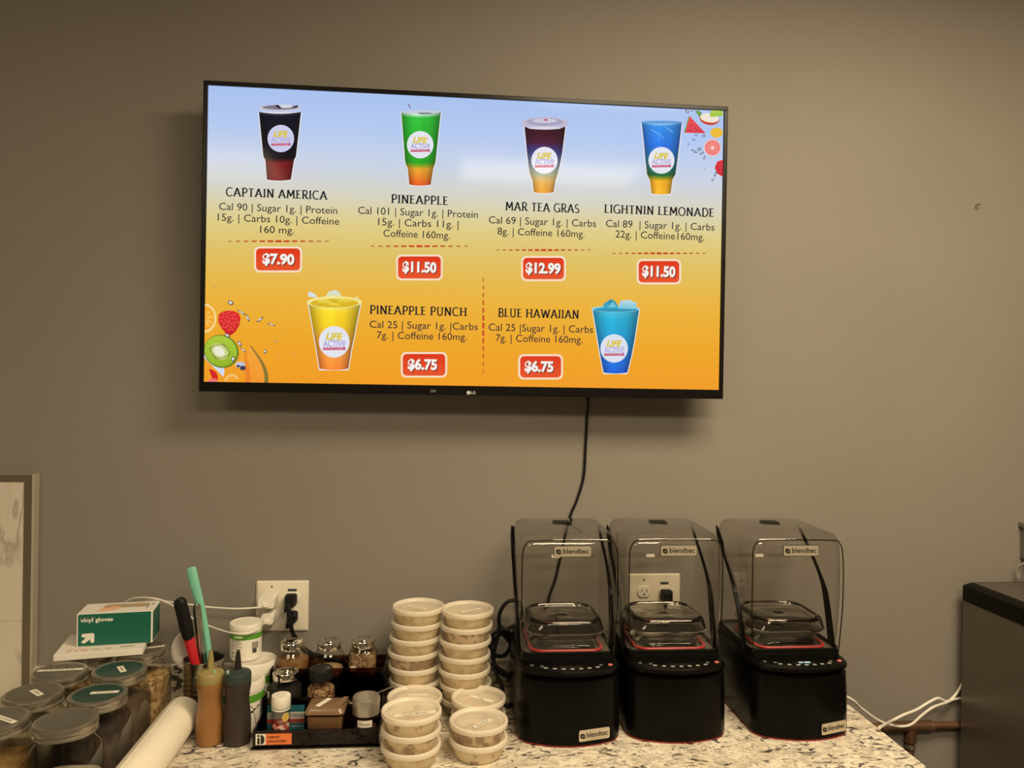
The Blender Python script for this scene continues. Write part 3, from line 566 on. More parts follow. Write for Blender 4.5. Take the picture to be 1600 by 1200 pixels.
o = thing('coiled_cord', lp[22], 'black power cord coiled in loops between the food tubs and the left blender', 'cord')
c_ = q.build('cord_loops', None, loc=lp[22]); c_.parent = o; c_.location = (0, 0, 0)
q = MB(); q.lathe([(.009, -.008), (.011, 0), (.009, .008)], M['rubber'], c=Wy(783, 985, -.054)-V(lp[22]), seg=14, c0=True, c1=True); q.build('cord_tie', o)
# nail and little screw in the wall
q = MB(); c = Wy(1524, 321); q.lathe([(.0015, 0), (.0015, .012), (.0035, .0125), (.0035, .014), (0, .0145)], M['screw'], c=c, mx=Matrix.Rotation(PI/2, 4, 'X'), seg=12); tag(q.build('wall_nail', loc=c), 'small pale nail in the wall right of the television', 'nail')

# ================================================================== right side: appliance, box, cords, pipe
ax0 = 1.286
ap = thing('steel_appliance', (ax0+.32, -.382, 0), 'dark stainless steel appliance with a black top at the right edge', 'appliance')
q = MB(); q.box((0, 0, .565), (.636, .70, 1.07), M['appl'], r=.004); q.build('body', ap)
q = MB(); q.loft([ring(.64-2*i, .704-2*i, .008, zz) for zz, i in ((1.098, 0), (1.134, 0), (1.1435, .012))], M['black']); tl = q.build('top_cover', ap)
q = MB(); q.box((0, 0, 1.1437), (.60, .664, .001), M['appltop']); q.build('top_mat', tl)
for sx in (-1, 1):
    for sy in (-1, 1):
        q = MB(); q.lathe([(.018, 0), (.018, .03)], M['rubber'], c=(sx*.28, sy*.31, 0), c0=True, c1=True, seg=14); q.build('foot', ap)
p = Wy(1594, 832, -.05); bxo = thing('surface_box', (p.x+.090, -.03, 1.24), 'grey surface box with a lid on the wall above the steel appliance', 'wall box')
q = MB(); q.box((0, 0, -.005), (.10, .058, .085), M['greybox'], r=.003); q.build('box_body', bxo)
q = MB(); q.box((0, -.002, .038), (.112, .064, .012), M['greybox'], r=.002); q.build('box_lid', bxo)
q = MB(); a = V((p.x+.018, -.062, 1.235)); b = Pz(1587, 902, 1.1455)
q.strip(spline([a, a+V((-.004, -.006, -.03)), Wy(1592, 885, -.03), V((b.x, -.014, 1.147))], 6), (1, .3, 0), .009, .003, M['cordw']); tag(q.build('flat_cable', loc=a), 'flat white cord dropping onto the top of the steel appliance', 'cord')
zw = .9035
cord([(.842, -.04, .93), Wy(1322, 1088, -.07), Wy(1345, 1106, -.06), Wy(1370, 1124, -.05), Wy(1390, 1132, -.05), Wy(1410, 1135, -.06), Wy(1425, 1131, -.06), Wy(1440, 1118, -.06), Wy(1458, 1105, -.06), Wy(1478, 1098, -.035), Wy(1494, 1092, -.012), Wy(1520, 1090, -.0075)], .0030, M['cordw'], 'white_cord', 'white cord leaving the right blender and looping below the counter edge', group='white cords by the copper pipe')
cord([Pz(1371, 1139, zw), Pz(1376, 1136, zw+.001), Wy(1392, 1127, -.09), Wy(1412, 1117, -.07), Wy(1432, 1109, -.05), Wy(1452, 1097, -.04), Wy(1466, 1091, -.03), Wy(1478, 1096, -.02), Wy(1488, 1091, -.012), Wy(1500, 1075, -.010), Wy(1512, 1050, -.010)], .0033, M['cordw'], 'white_cord', 'white cord rising from the counter corner to the steel appliance', group='white cords by the copper pipe')
pz = Wy(1423, 1136, -.0145); pp = thing('copper_pipe', (pz.x, -.0145, pz.z), 'aged copper pipe with a tee along the wall below counter height', 'pipe')
q = MB(); q.tube([(-.26, 0, .002), (.45, 0, .002)], .0095, M['pipe'], 14); q.build('pipe_run', pp)
q = MB(); q.tube([(-.075, 0, .002), (-.072, 0, .002), (.05, 0, .002), (.053, 0, .002)], [.010, .013, .013, .010], M['pipe'], 14); q.tube([(.0, 0, 0), (0, 0, -.030)], .0125, M['pipe'], 14); q.tube([(-.078, 0, .002), (-.068, 0, .002)], .0138, M['pipe'], 14); q.tube([(.045, 0, .002), (.055, 0, .002)], .0138, M['pipe'], 14); q.build('tee_fitting', pp)
q = MB(); q.tube([(0, 0, -.028), (0, 0, -.42)], .009, M['pipe'], 14); q.tube([(0, 0, -.028), (0, 0, -.036)], .0135, M['pipe'], 14); q.tube([(0, 0, -.044), (0, 0, -.052)], .012, M['screw'], 14); q.build('drop_pipe', pp)
q = MB(); q.box((.3, .012, .002), (.03, .004, .03), M['screw'], r=.002); q.build('pipe_clip', pp)

# ================================================================== blenders
def bl_ring(w_, yf, yb, z, bulge, r=.022, n=5):
    """rounded plan with a bowed front"""
    d = yb-yf; pts = ring(w_, d, r, z, n, 0, (yf+yb)/2); out = []
    # insert front points so the bow is smooth
    fr = [p for p in pts]
    k = len(fr)
    seq = []
    for i, p in enumerate(fr):
        seq.append(p)
        nx = fr[(i+1) % k]
        if abs(p.y-yf) < 1e-4 and abs(nx.y-yf) < 1e-4:
            for j in range(1, 8): seq.append(p.lerp(nx, j/8))
    for p in seq:
        t = max(0, (yf+.05-p.y)/.05) if p.y < yf+.05 else 0
        out.append(V((p.x, p.y - bulge*t*max(0, 1-(2*p.x/w_)**2), p.z)))
    return out
BG = 'countertop blenders along the wall'
def make_blender():
    t = thing('countertop_blender', (.267, 0, CZ), '', 'blender', BG)
    q = MB(); yf, yb = -.298, -.062
    q.loft([bl_ring(.203, yf+.002, yb, 0, .030), bl_ring(.207, yf-.001, yb, .0035, .031)], M['red']); q.build('base_gasket', t)
    q = MB()
    q.loft([bl_ring(.206, yf, yb, .0035, .031), bl_ring(.209, yf, yb, .012, .031), bl_ring(.207, yf, yb, .080, .030), bl_ring(.204, yf+.003, yb, .126, .030), bl_ring(.199, yf+.012, yb, .134, .026)], M['black']); h_ = q.build('motor_base', t)
    q = MB(); q.loft([bl_ring(.197, yf+.006, yb+.004, .134, .027), bl_ring(.205, yf, yb, .139, .032), bl_ring(.205, yf, yb, .1445, .032), bl_ring(.199, yf+.006, yb, .149, .030)], M['black']); cp = q.build('control_panel', t)
    q = MB(); q.loft([ring(.196, .215, .02, zz, 5, 0, -.166) for zz in (.1485, .1590)], M['satin']); q.build('hood_sill', t)
    q = MB(); q.loft([ring(.184, .190, .018, zz, 5, 0, -.166) for zz in (.1588, .1605)], M['platform']); q.build('platform', t)
    q = MB(); q.loft([ring(.1975, .2035, .022, .148, 6, 0, -.166), ring(.1975, .2035, .022, .166, 6, 0, -.166), ring(.192, .198, .02, .167, 6, 0, -.166), ring(.190, .196, .02, .160, 6, 0, -.166)], M['satin'], False, False); q.build('hood_band', t)
    q = MB()
    zp = .1490
    for i in range(7):
        u = -.052+i*.0175; yb_ = yf-.030*(1-(2*u/.204)**2)+.016
        q.box((u, yb_, zp+.0004), (.0075, .0042, .0008), M['btn']); 
    q.build('key_row', cp)
    for u, v in ((-.078, -.288), (-.058, -.294), (.062, -.292)):
        q = MB(); q.lathe([(0, .0008), (.0035, .0006), (.004, 0)], M['dimbtn'], c=(u, v, zp), seg=14); q.build('round_key', cp)
    q = MB(); q.lathe([(0, .0022), (.0042, .0018), (.005, 0)], M['redbtn'], c=(.081, -.292, zp-.0005), seg=16); q.build('stop_button', cp)
    q = MB(); q.box((0, -.302, zp+.0003), (.046, .011, .0006), M['lcd']); q.build('display', cp)
    q = MB(); rr_ = ring(.150, .152, .026, .1650, 6, 0, -.178); q.tube(rr_+[rr_[0], rr_[1]], .0032, M['red'], 8); q.build('jar_gasket', t)
    # clear sound hood
    q = MB(); prof = [(.158, .0955, -.262, -.072, .020), (.20, .0985, -.266, -.068, .022), (.27, .1015, -.269, -.062, .024), (.34, .1020, -.268, -.056, .024), (.375, .1010, -.266, -.054, .024), (.393, .0985, -.262, -.055, .024), (.402, .093, -.254, -.060, .022), (.4055, .085, -.243, -.068, .02)]
    q.loft([ring(2*a, yb2-yf2, r_, zz, 6, 0, (yf2+yb2)/2) for zz, a, yf2, yb2, r_ in prof], M['hood'], c0=False); hd = q.build('sound_hood', t)
    for nm, dz in (('hood_front_edge', 0),):
        q = MB(); fr = [(-.093, .160), (-.0985, .25), (-.099, .33), (-.0975, .372), (-.091, .388), (-.078, .394), (0, .3955), (.078, .394), (.091, .388), (.0975, .372), (.099, .33), (.0985, .25), (.093, .160)]
        q.tube(spline([(a, -.2645-(.004 if .2 < b < .36 else .001), b) for a, b in fr], 5), .0015, M['hoodedge']); q.build(nm, hd)
    for s_ in (-1, 1):
        q = MB(); q.strip(spline([(s_*.1005, -.078, .372), (s_*.1035, -.096, .350), (s_*.1042, -.134, .318), (s_*.1035, -.178, .275), (s_*.1005, -.206, .22), (s_*.0985, -.226, .160)], 6), (0, 1, .75), [.048]*6+[.046]*6+[.038]*7+[.030]*12, .006, M['black']); q.build('hinge_arm', t)
    q = MB(); q.box((0, -.064, .318), (.185, .006, .008), M['hood'], r=.002); q.box((0, -.068, .318), (.02, .006, .006), M['white']); q.build('rear_ridge', hd)
    q = MB(); q.box((.004, -.115, .4062), (.036, .032, .0012), M['satin'], r=.0005); q.build('top_latch', hd)
    badge_on(hd, 'hood_badge', (.004, -.2703, .374), (.076, .021), 0)
    return t
def badge_on(parent, name, c, d, turn):
    q = MB(); c0 = V(c); c = V((0, 0, 0))
    q.loft([[V((p.x+c.x, c.y+k, p.y+c.z)) for p in ring(d[0]+i, d[1]+i, .004, 0)] for k, i in ((.002, .0018), (-.0004, .0018))], M['ink'])
    q.loft([[V((p.x+c.x, c.y+k, p.y+c.z)) for p in ring(d[0], d[1], .0035, 0)] for k in (.0, -.0010)], M['plate'])
    yk = c.y-.0014
    sw = [V((c.x-d[0]*.38+.0052*(1-k/26*.75)*math.cos(k*.55+2), yk, c.z+.0052*(1-k/26*.75)*math.sin(k*.55+2))) for k in range(26)]
    q.strip(sw, (0, 1, 0), .0004, .0015, M['ink']); q.box((c.x-d[0]*.38+.003, yk, c.z-.0046), (.006, .0004, .0014), M['ink'])
    q.text('blendtec', (c.x+d[0]*.09, yk, c.z-.0040), X, Z, .0098, M['ink'], width=d[0]*.70, bold=.012)
    mx = Matrix.Rotation(turn, 4, 'Z'); q.v = [tuple(c0 + mx @ V(p)) for p in q.v]; return q.build(name, parent)
bl = make_blender(); bl['label'] = 'left blender, beside the food tubs, with badge on its base'
b2_ = dup(bl, (.490, .004, CZ), 0, 'middle blender of the three, with no badge on its base')
b3_ = dup(bl, (.751, 0, CZ), 0, 'right blender nearest the counter end, with a lit display')
badge_on(bl, 'base_badge', (.044, -.3238, .024), (.066, .022), .235); badge_on(b3_, 'base_badge', (.056, -.3206, .024), (.064, .022), .30)
def glow(name, c, s_):
    m, nt, n, l = mat(name); b = n['Principled BSDF']; b.inputs['Emission Color'].default_value = (*c, 1); b.inputs['Emission Strength'].default_value = s_; return m
q = MB(); gm = glow('lit_display_text', (.25, .75, .85), .8)
for i, ww in enumerate((.002, .0016, .003, 0, .0024, .0016, .0024, .002, .0024)):
    if ww: q.box((-.010+i*.0027, -.302, .1512), (ww*.9, .0042 if i % 3 else .0055, .0003), gm)
q.build('display_text', b3_)
def make_jar():
    t = thing('blender_jar', (.267, -.178, CZ+.167), '', 'jar', 'clear jars inside the blender hoods')
    G = M['jarglass']; q = MB()
    q.loft([ring(a, b, r_, zz, 6) for zz, a, b, r_ in ((.0, .134, .124, .024), (.004, .130, .120, .024), (.0095, .114, .106, .022), (.012, .118, .110, .024), (.019, .142, .130, .03), (.0285, .148, .135, .034), (.0285, .141, .128, .032), (.020, .135, .123, .028), (.0135, .110, .102, .022), (.0125, .02, .02, .008))], G); q.build('jar_body', t)
    q = MB(); q.loft([ring(a, b, r_, zz, 6) for zz, a, b, r_ in ((.029, .160, .147, .034), (.030, .165, .152, .036), (.050, .155, .142, .036), (.056, .148, .135, .036), (.0575, .140, .128, .034), (.056, .136, .124, .033), (.050, .131, .119, .03), (.049, .02, .02, .005))][::1]+[ring(a, b, r_, zz, 6) for zz, a, b, r_ in ((.046, .02, .02, .005), (.0465, .134, .122, .03), (.048, .148, .135, .034), (.031, .157, .144, .034))], G); ld = q.build('jar_lid', t)
    q = MB(); q.loft([[V((a, -.0765+yy, b)) for a, b in ((-.030, .030), (.030, .030), (.022, .020), (-.022, .020))] for yy in (.003, 0)], G); q.build('pull_tab', ld)
    return t
bj = make_jar(); bj['label'] = 'squat clear jar inside the left blender hood'
dup(bj, (.490, -.174, CZ+.167), 0, 'squat clear jar inside the middle blender hood'); dup(bj, (.751, -.178, CZ+.167), 0, 'squat clear jar inside the right blender hood')

# ================================================================== frosted deli containers
HT = .0315; ZK = .913
fills = dict(cream=mottled('cream_filling', (.60, .45, .26), (.82, .71, .50), 55, .38, .62), brown=mottled('brown_and_cream_filling', (.30, .17, .10), (.74, .60, .42), 38, .44, .54), rim=mottled('mostly_cream_filling', (.36, .20, .12), (.78, .66, .46), 40, .40, .46), dark=mottled('dark_filling', (.11, .075, .05), (.20, .14, .09), 30))
def zs(q): q.v = [(x, y, z*ZK) for x, y, z in q.v]; return q
def make_tub():
    t = thing('deli_container', (0, 0, 0), '', 'container', 'frosted deli tubs stacked by the blenders')
    q = MB(); q.lathe([(0, 0), (.043, 0), (.0455, .002), (.0525, .0285), (.0545, .0292), (.0545, .0305)], M['deli'], seg=44); zs(q).build('tub', t)
    q = MB(); q.lathe([(0, .0012), (.0428, .0012), (.0448, .003), (.0505, .0245), (.047, .0262), (0, .0268)], fills['cream'], seg=32); zs(q).build('filling', t)
    q = MB(); q.lathe([(.0478, .0345), (.0505, .0392), (.0535, .0408), (.0556, .0400), (.0565, .0378), (.0565, .0318), (.0555, .0290), (.0548, .0290)], M['delilid'], seg=48); lid = zs(q).build('lid', t)
    q = MB(); q.lathe([(0, .0340), (.0470, .0340), (.0480, .0346)], M['delitop'], seg=40); zs(q).build('lid_panel', lid)
    return t
def strip_label(t, ang, off, d, txt=None, dim=True):
    q = MB(); mx = Matrix.Rotation(ang, 4, 'Z'); c = mx @ V((off[0], off[1], 0)); c.z = .0352*ZK
    q.box(c, (d[0], d[1], .0005), M['label'], rot=ang); rt, up = mx @ X, mx @ Y
    if txt: q.text(txt, c+up*(-d[1]*.22)+Z*.0004, rt, up, d[1]*.5, M['ink'], width=min(d[0]*.7, d[1]*.5*len(txt)*.9), bold=.01)
    elif dim:
        for i in range(6): q.box(c+rt*((i-2.5)*d[0]*.11)+Z*.0003, (d[0]*.075, d[1]*.3, .0002), M['faint'], rot=ang)
    q.build('paper_label', t)
proto = make_tub(); used = [False]
def place_tub(c, z, label, fill='cream', rz=0, tilt=(0, 0)):
    if not used[0]: t = proto; used[0] = True
    else: t = dup(proto)
    t.location = (c.x, c.y, CZ+z); t.rotation_euler = (tilt[0], tilt[1], rz); t['label'] = label
    if fill != 'cream':
        for ch in t.children:
            if ch.name.startswith('filling'): ch.data = ch.data if False else fillmesh(fill)
    return t
_fm = {}
def fillmesh(f):
    if f not in _fm:
        me = [c for c in proto.children if c.name.startswith('filling')][0].data.copy(); me.materials.clear(); me.materials.append(fills[f]); _fm[f] = me
    return _fm[f]
ordn = ['topmost', 'second', 'third', 'fourth', 'fifth', 'sixth', 'lowest']
def at_depth(px, d): # ground point under a column of pixels at a given distance ahead
    y = -1.82+d; r_ = ray(px, 900); return V((EYE.x + r_.x/r_.y*(y-EYE.y), y, CZ))
yL, yR = -.125, -.150
cols = ((yL, [654, 652, 649, 646.5, 647.5, 648.5, 648.5], ['cream', 'cream', 'cream', 'brown', 'cream', 'cream', 'cream'], 'tall back stack beside the spice rack'), (yR, [731, 729.5, 727.5, 726, 726, 727.5, 729], ['cream', 'brown', 'cream', 'cream', 'cream', 'rim', 'dark'], 'tall back stack beside the coiled cord'))
tops = []
for yy, xs, fl, where in cols:
    for i in range(6, -1, -1):
        z = (6-i)*HT; py = 940+i*24; r_ = ray(xs[i], py); c = V((r_.x/r_.y*(yy-EYE.y), yy, 0))
        t = place_tub(c, z, '%s frosted tub in the %s' % (ordn[i], where), fl[i], rz=i*.7, tilt=(0, 0))
        if i == 0: tops.append(t)
strip_label(tops[0], -.62-.0, (0, -.004), (.050, .009)); strip_label(tops[1], .55, (.004, -.006), (.050, .008))
for t, a in zip(tops, (-0.0, 0)): t.rotation_euler.z = 0
def front(px, py, n, name, where, fl, tilt=(0, 0)):
    c0 = Pz(px, py, CZ+(n-1)*HT+.033); ts = []
    for i in range(n-1, -1, -1):
        ts.append(place_tub(c0, (n-1-i)*HT, (('%s frosted tub %s' % (name if i == 0 else (['', 'middle', 'lowest'] if n == 3 else ['', 'lower'])[i], where))), fl[i], tilt=tilt if i == 0 else (0, 0)))
    return ts
t = front(648, 1089, 2, 'upper', 'in the short stack right behind the front left stack', ['rim', 'cream'])[-1]; strip_label(t, 0, (.006, .012), (.04, .008), dim=False)
t = front(643, 1110, 3, 'top', 'in the front left stack with the longest lid label', ['rim', 'brown', 'cream'])[-1]; strip_label(t, .20, (.004, -.014), (.078, .0085), 'Chunky Monkey')
t = front(748, 1090, 2, 'upper', 'in the short rear stack topped by the oat label', ['cream', 'cream'])[-1]; strip_label(t, -.62, (.006, 0), (.054, .010), 'Oat')
t = front(748, 1126, 2, 'upper', 'in the front right stack with a slanted label', ['brown', 'rim'])[-1]; strip_label(t, .75, (-.002, -.012), (.046, .009), 'Banana Bread')

# ================================================================== big screw-lid jars
JH = .16
jf = dict(gold=mottled('golden_filling', (.36, .20, .06), (.50, .32, .12), 18), oats=speck('granola', [(.36, .22, .09), (.46, .30, .14), (.26, .14, .05), (.52, .37, .19)], 95), choc=pbr('dark_chips', (.055, .038, .030), .5, noise=.4, nscale=60), brown=pbr('brown_powder', (.11, .075, .045), .7, noise=.3, nscale=25), pale=mottled('pale_oats', (.46, .38, .24), (.58, .50, .34), 60), mix=mottled('dark_and_pale_filling', (.07, .05, .045), (.45, .38, .30), 9, .44, .52))
def make_storage(fill, lidm, fh):
    t = thing('storage_jar', (0, 0, CZ), '', 'jar', 'glass storage jars with metal lids')
    q = MB(); q.loft([ring(a, a, r_, zz, 6) for zz, a, r_ in ((0, .084, .02), (.003, .096, .026), (.010, .100, .030), (.100, .100, .030), (.116, .097, .036), (.128, .090, .0445), (.134, .0885, .044), (.152, .0885, .044))], M['glass'], c1=False); q.build('glass_body', t)
    q = MB(); q.loft([ring(a, a, r_, zz, 5) for zz, a, r_ in ((.005, .080, .02), (.009, .092, .026), (min(fh, .100), .0935, .027), (max(fh, .0), .088 if fh < .104 else .080, .030))], jf[fill]); q.build('contents', t)
    q = MB(); q.lathe([(.0455, .1385), (.0480, .1395), (.0484, .1410), (.0480, .1425), (.0462, .1440), (.0462, .1468), (.0478, .1482), (.0482, .1500), (.0482, .1545), (.0474, .1572), (.0450, .1588), (.0425, .1588), (.0400, .1580)], M['lidrim'], seg=44); ld = q.build('lid', t)
    q = MB(); q.lathe([(.0400, .1580), (.0385, .1572), (.0, .1575)], lidm, seg=40); q.build('lid_disc', ld)
    return t
def jar_label(t, ang, off, d, words_=None):
    q = MB(); q.box((off[0], off[1], .1581), (d[0], d[1], .0006), M['label'], rot=ang); mx = Matrix.Rotation(ang, 4, 'Z')
    for i in range(6): q.box(V((off[0], off[1], .1585))+mx @ V(((i-2.5)*d[0]*.11, 0, 0)), (d[0]*.08, d[1]*.34, .0003), M['faint'], rot=ang)
    q.build('lid_label', t)
jars = [ # photo centre of the lid, filling, lid, fill height, label angle/offset/size, description
    ((108, 1120), 'mix', M['lidgrey'], .060, None, 'front storage jar with a plain unlabelled grey lid beside the paper roll'),
    ((1, 1119), 'gold', M['lidgrey'], .09, (-.55, (.016, -.004), (.046, .010)), 'storage jar of golden filling at the bottom left corner'),
    ((51.5, 1083), 'pale', M['lidgrey'], .10, (-.75, (.006, 0), (.034, .011)), 'storage jar with a grey lid behind the golden one'),
    ((153, 1084), 'choc', M['lidgreen'], .10, (.10, (.010, .004), (.046, .009)), 'storage jar of dark chips with a green lid behind the plain lidded jar'),
    ((94.5, 1048.5), 'pale', M['lidgrey'], .10, (.08, (-.004, .006), (.084, .008)), 'storage jar with a long label strip on its lid, in front of the box'),
    ((187.5, 1045.5), 'brown', M['lidgreen'], .10, (-1.0, (.004, .0), (.034, .011)), 'storage jar of brown powder with a green lid in front of the box'),
    ((224, 1012), 'oats', M['lidgrey'], .105, (.35, (.022, .004), (.044, .007)), 'storage jar of granola under the right end of the glove box'),
]
for (px, py), fl, lm, fh, lb, desc in jars:
    p = Pz(px, py, CZ+JH-.002); t = make_storage(fl, lm, fh); t.location = (p.x-.001, p.y-(.009 if p.y < -.47 else 0)+(.002 if -.44 < p.y < -.40 else 0), CZ); t['label'] = desc
    if lb: jar_label(t, *lb)
t = make_storage('oats', M['lidgrey'], .10); t.location = (-.708, -.190, CZ); t['label'] = 'hindmost storage jar under the left end of the white box'

# ================================================================== flat box and glove box on the jar lids
a, b, c = Pz(83, 1034, CZ+JH), Pz(223, 1023, CZ+JH), Pz(253, 992, CZ+JH); ang = math.atan2((b-a).y, (b-a).x); W_ = (b-a).length; D_ = .125
mx = Matrix.Rotation(ang, 4, 'Z'); cen = (a+b)/2 + (mx @ Y)*(D_/2)
fb = thing('flat_box', (cen.x, cen.y, CZ+JH), 'thin white card box lying on the jar lids under the glove box', 'box', rz=ang)
q = MB(); q.box((0, 0, .0062), (W_, D_, .012), M['box'], r=.001); q.build('carton', fb)
q = MB()
for i, (u, ww) in enumerate(((-.062, .010), (-.050, .008), (-.036, .016), (-.016, .022), (.008, .014))): q.box((u+.006, -D_/2+.018, .0124), (ww*.8, .003, .0003), M['faint'] if i != 2 else M['redink'])
q.box((-.040, -D_/2+.027, .0124), (.038, .003, .0003), M['peach']); q.box((.047, -D_/2+.022, .0124), (.024, .0045, .0003), M['faint']); q.box((W_/2-.012, D_/2-.045, .0124), (.006, .012, .0003), M['redink']); q.build('print', fb)
zb = CZ+JH+.0125
a, b = Pz(119, 1011, zb), Pz(238, 1004, zb); ang = math.atan2((b-a).y, (b-a).x); W_ = (b-a).length; D_ = .072; H_ = .0655; mx = Matrix.Rotation(ang, 4, 'Z'); cen = (a+b)/2 + (mx @ Y)*(D_/2)
gb = thing('glove_box', (cen.x, cen.y, zb), 'green and white vinyl glove box on top of the jars', 'box', rz=ang)
q = MB(); q.box((0, 0, H_/2), (W_, D_, H_), M['box'], r=.0012); q.build('carton', gb)
q = MB(); fy = -D_/2-.0004; q.loft([[V((p.x, fy+k, p.y+H_/2)) for p in ring(W_-.006, H_-.002, .002, 0)] for k in (.0006, 0)], M['green']); fp = q.build('front_print', gb)
q = MB(); q.text('vinyl gloves', (-W_/2+.007, fy-.0003, H_-.0165), X, Z, .0078, M['box'], width=.060, align='L', bold=.03); q.text('powder free', (-W_/2+.007, fy-.0003, H_-.009), X, Z, .0034, M['faint'], width=.028, align='L'); q.build('lettering', fp)
q = MB(); e = [(-.0105, -.0125), (-.0135, -.0095), (-.0045, -.0005), (-.0105, .0), (-.0135, .003), (-.0115, .0075), (.0075, .0085), (.0105, .006), (.0105, -.0105), (.0075, -.013), (.0035, -.011), (.003, -.0045), (-.007, -.0125)]
q.poly([(-W_/2+.0225+u, fy-.0003, .0185+v*.95) for u, v in e], M['box']); q.build('arrow_mark', fp)
q = MB(); q.loft([[V((p.x+.012, p.y+.010, H_+k)) for p in ring(.088, .026, .0125, 0)] for k in (.0002, .0006)], M['tanhole']); q.build('opening', gb)
q = MB(); q.loft([[V((u*s_-.020, v*s_-.004, H_+.0007+k)) for u, v in ((-.018, -.016), (.0, -.018), (.018, -.008), (.022, .006), (.010, .014), (-.004, .012))] for k, s_ in ((0, 1), (.0016, .8))], M['peach'])
q.box((W_/2-.016, -.004, H_+.0005), (.003, .022, .0003), M['faint']); q.box((W_/2-.009, .014, H_+.0005), (.003, .012, .0003), M['faint']); q.build('top_print', gb)
q = MB(); q.loft([[V((W_/2+k, p.x, p.y+H_/2)) for p in ring(D_-.006, H_-.006, .002, 0)] for k in (0, .0005)], M['green']); q.build('end_print', gb)

# ================================================================== paper roll
pr = thing('paper_roll', (-.511, -.215, CZ), 'roll of cream paper lying in front of the jars', 'paper roll')
R_ = .0355; L_ = .40
q = MB(); q.tube([(0, 0, R_), (.004, -L_, R_)], R_, M['paper'], 40, caps=False); e = [V((R_*math.cos(a*PI/20), 0, R_+R_*math.sin(a*PI/20))) for a in range(40)]
q.loft([e, [V((p.x*.93, .003, (p.z-R_)*.93+R_)) for p in e], [V((p.x*.55, .002, (p.z-R_)*.55+R_)) for p in e]], M['paper'], False, False)
q.loft([[p+V((.004, -L_, 0)) for p in e], [V((p.x*.55+.004, -L_, (p.z-R_)*.55+R_)) for p in e]], M['paper'], False, False); q.build('roll', pr)
q = MB(); q.tube([(0, .001, R_), (.004, -L_-.002, R_)], R_*.56, M['tanhole'], 24); q.build('core', pr)
q = MB(); fl = [V((-R_*math.cos(t)-.0006, 0, R_+R_*math.sin(t)+.0006)) for t in (1.3, 1.0, .7, .4)]+[V((-R_-.0015, 0, R_+.004)), V((-R_-.0035, 0, R_-.006)), V((-R_-.002, 0, R_-.016))]
q.loft([[p+V((0, -.02, 0)) for p in fl]+[p+V((.0006, -.02, -.0006)) for p in fl[::-1]], [p+V((.004, -L_+.004, 0)) for p in fl]+[p+V((.0046, -L_+.004, -.0006)) for p in fl[::-1]]], M['paper']); q.build('loose_flap', pr)

# ================================================================== utensil can and utensils
cx, cy = -.489, -.152; UC = V((cx, cy, CZ))
uc = thing('utensil_can', UC, 'ribbed steel can holding spatulas behind the squeeze bottles', 'can')
q = MB(); prof = [(.037, 0), (.0395, .002)]
for i in range(9): prof += [(.0400, .008+i*.0105), (.0400, .0105+i*.0105), (.0380, .0135+i*.0105), (.0380, .0155+i*.0105)]
prof += [(.0400, .108), (.0400, .122), (.0418, .1235), (.0418, .1265), (.0398, .1270), (.0386, .124), (.0382, .006), (0, .006)]
q.lathe(prof, M['cansteel'], seg=44, c0=True); q.build('can_body', uc)
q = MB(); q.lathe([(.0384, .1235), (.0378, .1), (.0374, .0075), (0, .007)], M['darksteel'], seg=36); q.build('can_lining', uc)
def utensil(name, top, bot, segs, label, cat):
    """segs: list of (part, material, t0, t1, radii) along bot->top"""
    t = thing(name, bot, label, cat, 'utensils standing in the steel can'); d = V(top)-V(bot); 
    for pn, m, pts, th in segs:
        q = MB(); n = len(pts); zr = d.normalized(); side = V((1, 0, 0)); side = (side-zr*side.dot(zr)).normalized(); dep = zr.cross(side)
        rings = []
        for u, ww, off in pts:
            c = d*u+side*off; rings.append([c+side*(ww/2*math.cos(k*PI/8))+dep*(th/2*math.sin(k*PI/8)) for k in range(16)])
        q.loft(rings, m); q.build(pn, t)
    return t
bz = CZ+.012
utensil('spatula', Wy(280, 935, -.17), V((cx+.012, cy-.012, bz)), [('grip', M['rubber'], [(.655, .019, 0), (.67, .024, 0), (.76, .028, 0), (.85, .0265, 0), (.95, .027, 0), (.985, .024, 0), (1.0, .012, 0)], .020), ('collar', M['redh'], [(.02, .012, 0), (.30, .016, 0), (.45, .019, 0), (.66, .0225, 0)], .014)], 'spatula with black grip and red neck leaning in the steel can', 'spatula')
utensil('whisk', Wy(307, 943, -.155), V((cx+.004, cy+.008, bz)), [('steel_handle', M['steel'], [(.02, .015, 0), (.5, .0165, 0), (.95, .017, 0), (.985, .015, 0), (1.0, .007, 0)], .016)], 'plain steel handled tool standing upright in the steel can', 'utensil')
utensil('silicone_spatula', Wy(299, 886, -.135), V((cx+.026, cy+.0, bz)), [('mint_handle', M['mint'], [(.02, .013, 0), (.25, .012, .004), (.42, .0115, .0065), (.56, .013, .0075), (.70, .017, .0055), (.86, .021, .001), (.97, .022, -.001), (.99, .021, -.001), (1.0, .014, -.001)], .011)], 'tall mint green spatula handle rising from the steel can', 'spatula')
sco = thing('scoop', (cx-.024, cy+.002, bz), 'white plastic scoop leaning out of the steel can behind the spatula', 'scoop', 'utensils standing in the steel can')
cc = Wy(293, 1012, -.130)-V(sco.location); ax = V((-.30, -.86, .36)).normalized(); mxs = ax.to_track_quat('Z', 'Y').to_matrix().to_4x4()
q = MB(); q.lathe([(.0, -.040), (.022, -.040), (.025, -.036), (.035, 0), (.0375, .001), (.0375, .003), (.0335, .003), (.031, -.001), (.022, -.035), (0, -.037)], M['pinkw'], c=cc, mx=mxs, seg=32); q.build('scoop_cup', sco)
